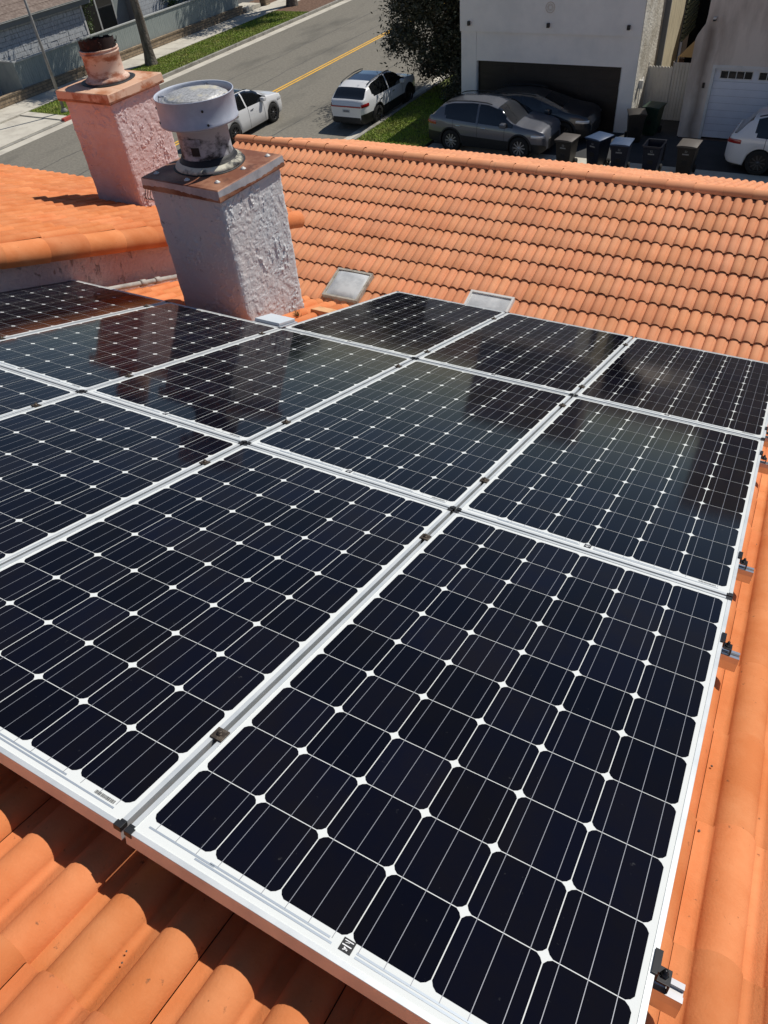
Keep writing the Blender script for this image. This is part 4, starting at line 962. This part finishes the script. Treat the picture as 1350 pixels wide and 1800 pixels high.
add_bin(-5.80, 25.42, -22, 'blue-lidded bin turned askew, right of the leftmost brown bin', 'bin_blue', 'bin_lid_blue')
add_bin(-4.96, 25.12, 2, 'blue-lidded bin left of the open bin', 'bin_blue', 'bin_lid_blue')
add_bin(-3.96, 25.25, 0, 'navy bin standing open without a closed lid', 'bin_blue', 'bin_blue', True)
add_bin(-2.94, 25.50, -2, 'brown bin with grey lid, rightmost of the row', 'bin_brown', 'bin_lid_grey')
add_bin(-4.90, 28.95, -8, 'dark green bin in the gap beside the white gate', 'bin_green', 'bin_green', num='')
add_bin(-5.28, 28.1, 20, 'dark brown bin in shade against the end of the white garage', 'bin_brown', 'bin_brown', num='')

# ---------------------------------------------------------------- garage building (white, brown door)
gar = empty('garage_building', (-9, 28.82, G), label='white stucco garage building with wide dark brown door', cat='building')
FY = 28.82; HG = 5.1
X0, X1 = -12.33, -5.66
def wbox(parent, name, m, *boxes, bevel=0):
    if name in ('corner_board', 'door_jamb', 'side_wall', 'wall', 'window', 'door_trim', 'eave_fascia') and len(boxes) > 1:
        return [wbox(parent, name, m, b_, bevel=bevel) for b_ in boxes][0]
    mb = MB()
    for lo, hi in boxes: mb.box((lo[0], lo[1], lo[2] + G), (hi[0], hi[1], hi[2] + G), m, bevel=bevel)
    return child(mb, name, m, parent)
# body behind, with the door opening left in the front
wbox(gar, 'wall', 'stucco_white', ((X0, FY, 0), (-11.72, FY + 0.30, 3.07)), ((-6.17, FY, 0), (X1 - 0.02, FY + 0.30, 3.07)), ((-11.718, FY + 0.02, 2.13), (-6.172, FY + 0.30, 3.069)),
     ((X0 - 0.03, FY - 0.045, 3.072), (X1 - 0.02, FY + 0.30, HG)))
wbox(gar, 'wall', 'stucco_white', ((X0, FY + 0.303, 0), (X1 - 0.26, FY + 9, HG - 0.02)))
wbox(gar, 'side_wall', 'stucco_rough', ((X1 - 0.25, FY + 0.303, 0), (X1, FY + 3.0, HG)), ((X1 - 0.018, FY + 0.0, 0), (X1, FY + 0.3025, HG)))
wbox(gar, 'side_wall', 'beige', ((X1 - 0.25, FY + 3.1, 0), (X1 + 0.16, FY + 5.9, HG - 0.1)))
wbox(gar, 'corner_board', 'grey_trim', ((X1 + 0.0, FY + 3.003, 0), (X1 + 0.19, FY + 3.097, HG - 0.1)), ((X1 + 0.0, FY + 5.903, 0), (X1 + 0.19, FY + 5.99, HG - 0.1)))
wbox(gar, 'louvred_blind', 'green_louvre', *[((X1 + 0.10, FY + 6.0, 1.6 + 0.16 * k), (X1 + 0.26, FY + 8.4, 1.70 + 0.16 * k)) for k in range(20)])
wbox(gar, 'roof', 'roof_shingle', ((X0 + 0.2, FY + 0.31, HG - 0.019), (X1 - 0.3, FY + 8.8, HG + 0.03)))
# the door: four by four raised panels
dr = bpy.data.objects.new('garage_door', None); C.objects.link(dr); dr.parent = gar; dr.location = (0, 0, 0)
wbox(dr, 'door_leaf', 'brown_door', ((-11.717, FY + 0.16, 0.03), (-6.173, FY + 0.20, 2.128)))
for r_ in range(4):
    for c_ in range(4):
        xa = -11.66 + c_ * 1.372; za = 0.07 + r_ * 0.515
        wbox(dr, 'door_panel', 'brown_door', ((xa, FY + 0.152, za + 0.05), (xa + 1.30, FY + 0.1595, za + 0.07)), ((xa, FY + 0.152, za + 0.40), (xa + 1.30, FY + 0.1595, za + 0.42)),
             ((xa, FY + 0.152, za + 0.0705), (xa + 0.02, FY + 0.1595, za + 0.3995)), ((xa + 1.28, FY + 0.152, za + 0.0705), (xa + 1.30, FY + 0.1595, za + 0.3995)),
             ((xa + 0.08, FY + 0.146, za + 0.12), (xa + 1.22, FY + 0.1595, za + 0.35)))
wbox(dr, 'section_joint', 'black', *[((-11.716, FY + 0.158, 0.545 + 0.515 * k), (-6.174, FY + 0.1598, 0.557 + 0.515 * k)) for k in range(3)])
wbox(gar, 'door_jamb', 'white_paint', ((-11.7195, FY + 0.03, 0), (-11.68, FY + 0.158, 2.13)), ((-6.21, FY + 0.03, 0), (-6.1705, FY + 0.158, 2.13)))
wbox(gar, 'keypad', 'white_paint', ((-6.24, FY + 0.12, 1.42), (-6.212, FY + 0.157, 1.62)))
def small(name, m, lab, cat, lo, hi, bevel=0.01, group=None):
    mb = MB(); mb.box((lo[0], lo[1], lo[2] + G), (hi[0], hi[1], hi[2] + G), m, bevel=bevel); o = mb.build(name, m); tag(o, lab, cat, group); return o
for x, nm in ((-11.98, 'left end of the white garage wall, near the tree'), (-8.94, 'middle of the white garage wall'), (-6.12, 'right end of the white garage wall')):
    root = empty('wall_lamp', (x, FY - 0.05, G + 3.34), label='small black wall lamp at the ' + nm, cat='lamp', group='black lamps on the white garage')
    mb = MB(); mb.box((-0.05, -0.10, -0.07), (0.05, -0.005, 0.07), bevel=0.01); mb.build('lamp_body', 'black', root)
    mb = MB(); mb.tube([(0.0, 0.01, 0.03), (0.0, -0.03, 0.03)], 0.02, 'black'); mb.build('bracket', 'black', root)
# round pierced vent emblem
mb = MB(); cx, cz = -8.92, 3.86
mb.lathe([(0.17, 0), (0.17, 0.012), (0.145, 0.012), (0.145, 0)], (cx, FY - 0.048, G + cz), 'x', 28, axis=Matrix.Rotation(R(90), 4, 'X'))
for k in range(8):
    t = math.pi / 4 * k; mb.lathe([(0.030, 0), (0.030, 0.012), (0.018, 0.012), (0.018, 0)], (cx + 0.085 * math.cos(t), FY - 0.048, G + cz + 0.085 * math.sin(t)), 'x', 12, axis=Matrix.Rotation(R(90), 4, 'X'))
mb.mats = ['stucco_tan']; child(mb, 'round_vent', None, gar)
# side fittings
wbox(gar, 'side_lamp', 'white_paint', ((X1 + 0.002, FY + 0.55, 1.35), (X1 + 0.14, FY + 0.68, 1.62)), bevel=0.02)
mb = MB(); mb.tube([(X1 + 0.05, FY + 0.62, G + 0.6), (X1 + 0.05, FY + 0.62, G + 1.35), (X1 + 0.10, FY + 0.72, G + 1.7)], 0.02, 'white_paint', 8); child(mb, 'side_pipe', 'white_paint', gar)

wbox(gar, 'added_storey', 'stucco_tan', ((X0 + 0.3, FY + 7.2, HG + 0.031), (X1 - 0.4, FY + 9.0, 9.3)))  # unseen storey, added to dim the horizon mirrored in the panels
# ---------------------------------------------------------------- second building (tan stucco, white door)
b2 = empty('garage_building', (-1, 29, G), label='tan stucco building with white garage door with small windows', cat='building')
F2 = 29.0
pts = [(-3.95, 0), (-3.95, 3.0), (-3.90, 3.15), (-3.72, 3.45), (-3.70, 3.7), (-3.70, 5.2), (-3.22, 5.2), (-3.22, 0)]
mb = MB(); a = [mb.bm.verts.new((x, F2, G + z)) for x, z in pts]; b = [mb.bm.verts.new((x, F2 + 0.3, G + z)) for x, z in pts]
mb.bm.faces.new(a); mb.bm.faces.new(list(reversed(b)))
for i in range(len(pts)):
    j = (i + 1) % len(pts); mb.bm.faces.new([a[i], a[j], b[j], b[i]])
child(mb, 'wall', 'stucco_tan', b2)
wbox(b2, 'wall', 'stucco_tan', ((-3.218, F2, 2.27), (8, F2 + 0.3, 5.2)), ((1.75, F2 + 0.001, 0), (8, F2 + 0.3, 2.268)), ((-3.69, F2 + 0.302, 0), (8, F2 + 9, 5.18)), ((-0.4, F2 - 0.0, 5.202), (8, F2 + 8.8, 7.3)))  # last box: unseen raised part, added to throw more shade on the alley
wbox(b2, 'added_storey', 'stucco_tan', ((-0.3, F2 + 5.5, 7.301), (8, F2 + 9, 10.6)))  # also unseen, added to darken what the panel glass reflects
wd = bpy.data.objects.new('garage_door', None); C.objects.link(wd); wd.parent = b2
wbox(wd, 'door_leaf', 'white_door', *[((-3.13, F2 + 0.12 + 0.0, 0.035 + 0.2205 * k), (1.70, F2 + 0.17, 0.035 + 0.2205 * k + 0.2135)) for k in range(8)], ((-3.13, F2 + 0.1215, 1.80), (1.70, F2 + 0.17, 2.19)))
wbox(wd, 'door_core', 'grey_trim', ((-3.12, F2 + 0.128, 0.035), (1.69, F2 + 0.165, 2.18)))
for k in range(4):
    xa = -2.93 + k * 1.20
    f = wbox(wd, 'door_window', 'white_paint', ((xa - 0.03, F2 + 0.108, 1.87), (xa + 1.0, F2 + 0.121, 1.895)), ((xa - 0.03, F2 + 0.108, 2.105), (xa + 1.0, F2 + 0.121, 2.13)), *[((xa - 0.03 + 0.2515 * q, F2 + 0.110, 1.8955), (xa - 0.006 + 0.2515 * q, F2 + 0.121, 2.1045)) for q in range(5)])
    mb = MB(); mb.box((xa - 0.005, F2 + 0.116, G + 1.896), (xa + 0.975, F2 + 0.1208, G + 2.104)); child(mb, 'pane', 'glass', wd)
wbox(b2, 'door_trim', 'white_paint', ((-3.22, F2 - 0.015, 0), (-3.13, F2 + 0.12, 2.20)), ((-3.22, F2 - 0.015, 2.2005), (1.80, F2 + 0.12, 2.30)), ((1.70, F2 - 0.015, 0), (1.80, F2 + 0.12, 2.20)))
wbox(b2, 'keypad', 'brown_door', ((-3.44, F2 - 0.03, 1.60), (-3.36, F2, 1.76)))
root = empty('wall_lamp', (-3.46, F2, G + 3.6), label='small white and black lamp on the tan wall above its stain', cat='lamp')
mb = MB(); mb.box((-0.045, -0.13, -0.06), (0.045, -0.002, -0.01), bevel=0.008); mb.build('lamp_body', 'black', root)
mb = MB(); mb.box((-0.045, -0.13, -0.009), (0.045, -0.002, 0.045), bevel=0.008); mb.build('lamp_top', 'white_paint', root)
wbox(b2, 'stain', 'grey_trim') if False else None
# gate of scalloped white boards between the buildings
gt = empty('gate', (-4.8, 30.6, G), label='white board gate with scalloped top between the two garages', cat='gate')
mb = MB()
nb = 8
for k in range(nb):
    xa = -5.64 + k * 0.105; top = 1.76 + 0.03 * abs(math.sin(k * 1.3))
    rows = [[Vector((xa + 0.0 + 0.099 * i / 6, y, G + 0.04)) for i in range(7)] for y in (30.6,)]
    prof = [(xa + 0.099 * i / 6, 1.74 + 0.045 * math.sin(math.pi * i / 6)) for i in range(7)]
    fr = [mb.bm.verts.new((x, 30.60, G + z)) for x, z in [(xa, 0.04)] + prof + [(xa + 0.099, 0.04)]]
    bk = [mb.bm.verts.new((x, 30.63, G + z)) for x, z in [(xa, 0.04)] + prof + [(xa + 0.099, 0.04)]]
    mb.bm.faces.new(fr); mb.bm.faces.new(list(reversed(bk)))
    for i in range(len(fr)):
        j = (i + 1) % len(fr); mb.bm.faces.new([fr[i], fr[j], bk[j], bk[i]])
child(mb, 'board_panel', 'vinyl', gt)
mb = MB()
for k in range(6): mb.box((-4.78 + k * 0.106, 30.57, G + 0.04), (-4.78 + k * 0.106 + 0.10, 30.60, G + 1.93), bevel=0.006)
child(mb, 'gate_leaf', 'vinyl', gt)
mb = MB(); mb.box((-4.80, 30.545, G + 0.03), (-4.785, 30.61, G + 1.96)); mb.box((-5.66, 30.58, G), (-5.645, 30.65, G + 1.9)); child(mb, 'post', 'vinyl', gt)
mb = MB(); a = [(-4.80, 1.95), (-4.15, 1.95), (-4.15, 2.65)]
f1 = [mb.bm.verts.new((x, 31.2, G + z)) for x, z in a]; f2 = [mb.bm.verts.new((x, 31.24, G + z)) for x, z in a]
mb.bm.faces.new(f1); mb.bm.faces.new(list(reversed(f2)))
for i in range(3): mb.bm.faces.new([f1[i], f1[(i + 1) % 3], f2[(i + 1) % 3], f2[i]])
mb.box((-4.80, 31.24, G), (-4.76, 31.28, G + 1.95)); mb.box((-4.19, 31.241, G), (-4.15, 31.28, G + 2.6))
tag(mb.build('awning_board', 'tan_wood'), 'tan triangular board leaning above the white gate', 'board')
small('gap_shade_sheet', 'dark', 'black sheet added for the shade in the gap between the two garages', 'wall', (-5.6, 37.2, 0), (-3.75, 37.4, 6.5))  # near-black sheet painting the shade deep in the gap

# ---------------------------------------------------------------- across the street
bw = empty('garden_wall', (-35.2, 34, G), label='low tan block wall with grey board fence along the pavement', cat='wall')
wbox(bw, 'block_wall', 'brick', ((-35.33, 22.0, 0), (-35.1, 44.6, 0.50)))
wbox(bw, 'wall_cap', 'brick', ((-35.36, 21.98, 0.502), (-35.07, 44.62, 0.56)))
mb = MB(); y = 26.35
while y < 44.4: mb.box((-35.27, y, G + 0.562), (-35.235, y + 0.133, G + 1.66), bevel=0.006); y += 0.137
child(mb, 'fence_boards', 'grey_fence', bw)
wbox(bw, 'fence_cap', 'fence_cap', ((-35.32, 26.3, 1.662), (-35.18, 44.5, 1.72)))
wbox(bw, 'fence_backing', 'grey_fence', ((-35.30, 26.35, 0.562), (-35.275, 44.45, 1.66)))
mb = MB(); x = -36.95
while x < -35.3: mb.box((x, 26.28, G + 0.2), (x + 0.133, 26.33, G + 1.70)); x += 0.137
child(mb, 'fence_return', 'grey_fence', bw)
wbox(bw, 'fence_cap', 'fence_cap', ((-37.0, 26.24, 1.702), (-35.323, 26.37, 1.76)))
hb = empty('house', (-37, 30, G), label='house across the street with pale shingle siding and brown roof', cat='house')
# shingled siding in lapped courses
mb = MB(); z = 0.0; rnd = random.Random(8)
while z < 3.05:
    y = 20.0
    while y < 33.0:
        w = min(rnd.uniform(0.16, 0.30), 33.0 - y)
        if w > 0.01: mb.box((-37.06, y + 0.004, G + z - 0.01), (-36.985 + rnd.uniform(-0.012, 0.012), y + w - 0.004, G + z + 0.185 + rnd.uniform(-0.012, 0.0)), 'shingle')
        y += w
    z += 0.205
# tilt look: recess lines come from the gaps
child(mb, 'siding', 'shingle', hb)
wbox(hb, 'wall', 'grey_trim', ((-45, 20.0, 0), (-37.062, 32.99, 3.1)), ((-45, 37.3, 0), (-37.062, 60, 3.1)), ((-45, 33.0, 0), (-39.2, 37.29, 3.1)))
wbox(hb, 'corner_board', 'white_paint', ((-37.05, 33.0, 0), (-36.95, 33.12, 3.1)), ((-37.05, 37.16, 0), (-36.95, 37.29, 3.1)))
mb = MB(); z = 0.0
while z < 3.05: mb.box((-37.06, 37.295, G + z - 0.01), (-36.99, 46.0, G + z + 0.185)); z += 0.205
child(mb, 'siding', 'shingle', hb)
wbox(hb, 'eave_fascia', 'grey_trim', ((-36.78, 19.5, 2.78), (-36.70, 33.6, 3.02)), ((-37.0, 19.5, 2.98), (-36.79, 33.6, 3.02)))
wbox(hb, 'eave_gutter', 'fence_cap', ((-36.70, 19.5, 3.022), (-36.60, 33.6, 3.09)))
mb = MB(); rr = [[Vector((-36.6 - 0.6 * k * 0.9, y, G + 3.06 + 0.24 * k * 0.9 + (0.02 if s else 0))) for y in (19.4, 33.7)] for k in range(12) for s in (0, 1)]
mb.grid(rr, None, False); child(mb, 'roof', 'roof_shingle', hb)
# porch recess with a door and window
wbox(hb, 'porch_shade_sheet', 'dark', ((-39.15, 33.1, 0), (-39.1, 37.2, 3.1)))  # near-black sheet standing for the shade inside the porch
wbox(hb, 'window', 'fence_cap', ((-37.9, 34.9, 1.0), (-37.85, 35.0, 3.0)), ((-37.9, 36.2, 1.0), (-37.85, 36.3, 3.0)), ((-37.9, 35.001, 1.0), (-37.85, 36.199, 1.12)))
wbox(hb, 'pane', 'glass', ((-37.885, 35.001, 1.121), (-37.87, 36.199, 2.99)))
wbox(hb, 'porch_wall', 'grey_fence', ((-38.0, 36.301, 0), (-37.9, 37.29, 3.0)))
# beyond the fence at the far end
small('steps', 'concrete', 'pale concrete steps at the far end of the grey board fence', 'steps', (-36.6, 45.0, 0.1), (-35.1, 46.6, 0.35))
small('planter_post', 'brick', 'tan block pillar at the far end of the fence', 'pillar', (-35.4, 46.9, 0.1), (-34.9, 47.4, 0.9))

# lamp post (its head is above the picture, its shadow falls on the driveway)
lp = empty('street_lamp', (-31.2, 25.1, G), label='thin grey street lamp pole leaning into view behind the pink chimney', cat='street lamp')
mb = MB(); mb.tube([(0, 0, 0), (0, 0, 3), (0, 0, 6.35)], 0.075, 'pole', 14, r2=0.05); mb.build('pole', 'pole', lp)
mb = MB(); mb.tube([(0, 0, 6.2), (0.5, 0, 6.5), (1.2, 0, 6.6), (1.9, 0, 6.6)], 0.03, 'pole', 8); mb.build('arm', 'pole', lp)
mb = MB(); mb.box((1.8, -0.13, 6.52), (2.45, 0.13, 6.65), bevel=0.05); mb.build('lamp_head', 'pole', lp)
mb = MB(); mb.lathe([(0.16, 0.13), (0.16, 0.20), (0.10, 0.26), (0.09, 0.30)], (0, 0, 0), 'pole', 16); mb.build('base_collar', 'pole', lp)

# ---------------------------------------------------------------- trees
def tree(name, base, trunk_h, r0, blobs, nleaf, ls, leafm, label, cat='tree', limbs=7, seed=1, lean=(0, 0), group=None):
    rnd = random.Random(seed); root = empty(name, base, label=label, cat=cat, group=group)
    mb = MB(); pts = []; n = 7
    for i in range(n): t = i / (n - 1); pts.append(Vector((lean[0] * t + 0.05 * math.sin(3 * t + seed), lean[1] * t + 0.04 * math.sin(4 * t), trunk_h * t)))
    rows = []
    for i, p in enumerate(pts):
        t = i / (n - 1); rr = r0 * (1.35 if i == 0 else 1 - 0.35 * t)
        rows.append([p + Vector((math.cos(2 * math.pi * k / 14), math.sin(2 * math.pi * k / 14), 0)) * rr * (1 + 0.08 * math.sin(5 * 2 * math.pi * k / 14 + seed + t)) for k in range(14)])
    mb.grid(rows, 'bark', True, close=True)
    for k in range(limbs):
        b = blobs[k % len(blobs)]; e = Vector(b[0]) + Vector((rnd.gauss(0, .3), rnd.gauss(0, .3), rnd.gauss(0, .3))) * b[1][0] * 0.6
        s = pts[-1 - (k % 3)]; m_ = (s + e) / 2 + Vector((rnd.gauss(0, .15), rnd.gauss(0, .15), 0.2))
        mb.tube([s, (s + m_) / 2, m_, (m_ + e) / 2, e], r0 * 0.45, 'bark', 7, r2=r0 * 0.08)
    mb.build('trunk', 'bark', root)
    mb = MB(); L = mb.layer()
    tot = sum(b[1][0] * b[1][1] * b[1][2] for b in blobs)
    for c, rd in blobs:
        cl = [] ; ncl = max(8, int(48 * rd[0] * rd[1] * rd[2] / tot * len(blobs)))
        for _ in range(ncl):
            d = Vector((rnd.gauss(0, 1), rnd.gauss(0, 1), rnd.gauss(0, 1))).normalized() * (rnd.uniform(0.35, 1.0) ** 0.6)
            cl.append(Vector((c[0] + d.x * rd[0], c[1] + d.y * rd[1], c[2] + d.z * rd[2])))
        for _ in range(int(nleaf * rd[0] * rd[1] * rd[2] / tot)):
            q = rnd.choice(cl); s = min(rd) * 0.22
            p = q + Vector((rnd.gauss(0, s), rnd.gauss(0, s), rnd.gauss(0, s * 0.8)))
            d = Vector((rnd.gauss(0, 1), rnd.gauss(0, 1), rnd.gauss(0, 0.6))).normalized(); e = d.cross(Vector((rnd.gauss(0, 1), rnd.gauss(0, 1), rnd.gauss(0, 1)))).normalized()
            l = ls * rnd.uniform(0.6, 1.3)
            f = mb.face([p - d * l, p + e * l * 0.42, p + d * l, p - e * l * 0.42], leafm); f[L] = rnd.random()
    mb.build('crown', leafm, root, fix=False)
    return root
tree('olive_tree', (-14.0, 32.4, G), 2.6, 0.16, [((-0.9, 0.1, 2.7), (2.2, 1.9, 1.7)), ((-0.6, 0.3, 4.6), (2.4, 2.2, 1.8)), ((0.5, -0.6, 1.8), (1.3, 1.2, 1.4)), ((-2.5, -0.6, 2.8), (1.0, 1.0, 1.1)), ((0.7, 0.2, 3.6), (1.3, 1.5, 2.2)), ((-0.9, -1.0, 1.75), (1.5, 1.2, 1.1)), ((-1.9, 0.2, 4.0), (1.2, 1.2, 1.2))], 52000, 0.078, 'leaf_dark',
     'dense dusty olive-green tree beside the white garage', seed=3, limbs=12)
tree('shrub', (-13.25, 31.4, G), 0.8, 0.08, [((0, 0, 0.9), (1.0, 1.1, 0.9)), ((0.1, -0.9, 0.6), (0.7, 0.7, 0.6))], 6000, 0.06, 'leaf_dark', 'dark shrub in the shade below the tree, beside the garage corner', cat='shrub', seed=5, limbs=4)
tree('street_tree', (-32.75, 33.0, G), 4.3, 0.27, [((0.3, -0.5, 7.2), (2.2, 2.3, 1.4)), ((-0.8, -1.8, 6.6), (1.5, 1.5, 1.1))], 11000, 0.10, 'leaf_green', 'street tree with rough bark on the grass strip, left of the street', seed=6, lean=(-0.25, 0.1))
tree('street_tree', (-33.0, 47.2, G), 4.3, 0.33, [((0.5, -0.5, 7.6), (2.8, 3.3, 1.6)), ((-2.0, -2.0, 7.0), (2.4, 3.0, 1.4)), ((2.6, 0.5, 7.0), (1.6, 2.0, 1.2))], 15000, 0.12, 'leaf_green', 'second street tree trunk, further up the street at the top of the picture', seed=8)
tree('shrub', (-38.2, 33.9, G + 0.1), 1.2, 0.05, [((0, 0, 1.7), (0.5, 0.5, 0.9)), ((0.5, 0.4, 2.7), (0.35, 0.35, 0.4))], 3500, 0.05, 'leaf_green', 'green shrub in the dark porch gap of the shingled house', cat='shrub', seed=11, limbs=4)
tree('shrub', (-37.0, 41.5, G + 0.1), 0.8, 0.05, [((0, 0, 1.4), (0.8, 2.6, 0.8)), ((0, 3.4, 1.4), (0.8, 1.4, 0.7))], 8000, 0.06, 'leaf_green', 'long green shrub behind the far end of the grey fence', cat='shrub', seed=12, limbs=5)
# town beyond the top of the picture (seen in the glass of the panels)
def block(x0, x1, y0, y1, h, m, lab):
    root = empty('house', ((x0 + x1) / 2, (y0 + y1) / 2, G), label=lab, cat='house', group='houses further off, beyond the picture')
    wbox(root, 'wall', m, ((x0, y0, 0), (x1, y1, h)))
    mb = MB(); yc = (y0 + y1) / 2
    pr_ = [(y0 - 0.4, h), (yc, h + 1.6), (y1 + 0.4, h)]
    a = [mb.bm.verts.new((x0 - 0.4, y, G + z)) for y, z in pr_]; b = [mb.bm.verts.new((x1 + 0.4, y, G + z)) for y, z in pr_]
    mb.bm.faces.new(a); mb.bm.faces.new(list(reversed(b)))
    for i in range(3): mb.bm.faces.new([a[i], a[(i + 1) % 3], b[(i + 1) % 3], b[i]])
    child(mb, 'roof', 'roof_shingle', root)
block(-12.2, -4.5, 39, 52, 5.6, 'stucco_tan', 'tan house behind the white garage')
block(-46, -38, 62, 76, 4.0, 'stucco_white', 'white house far up the street on the left')
block(-12, 0, 60, 75, 6.0, 'stucco_white', 'white house far up the street on the right')
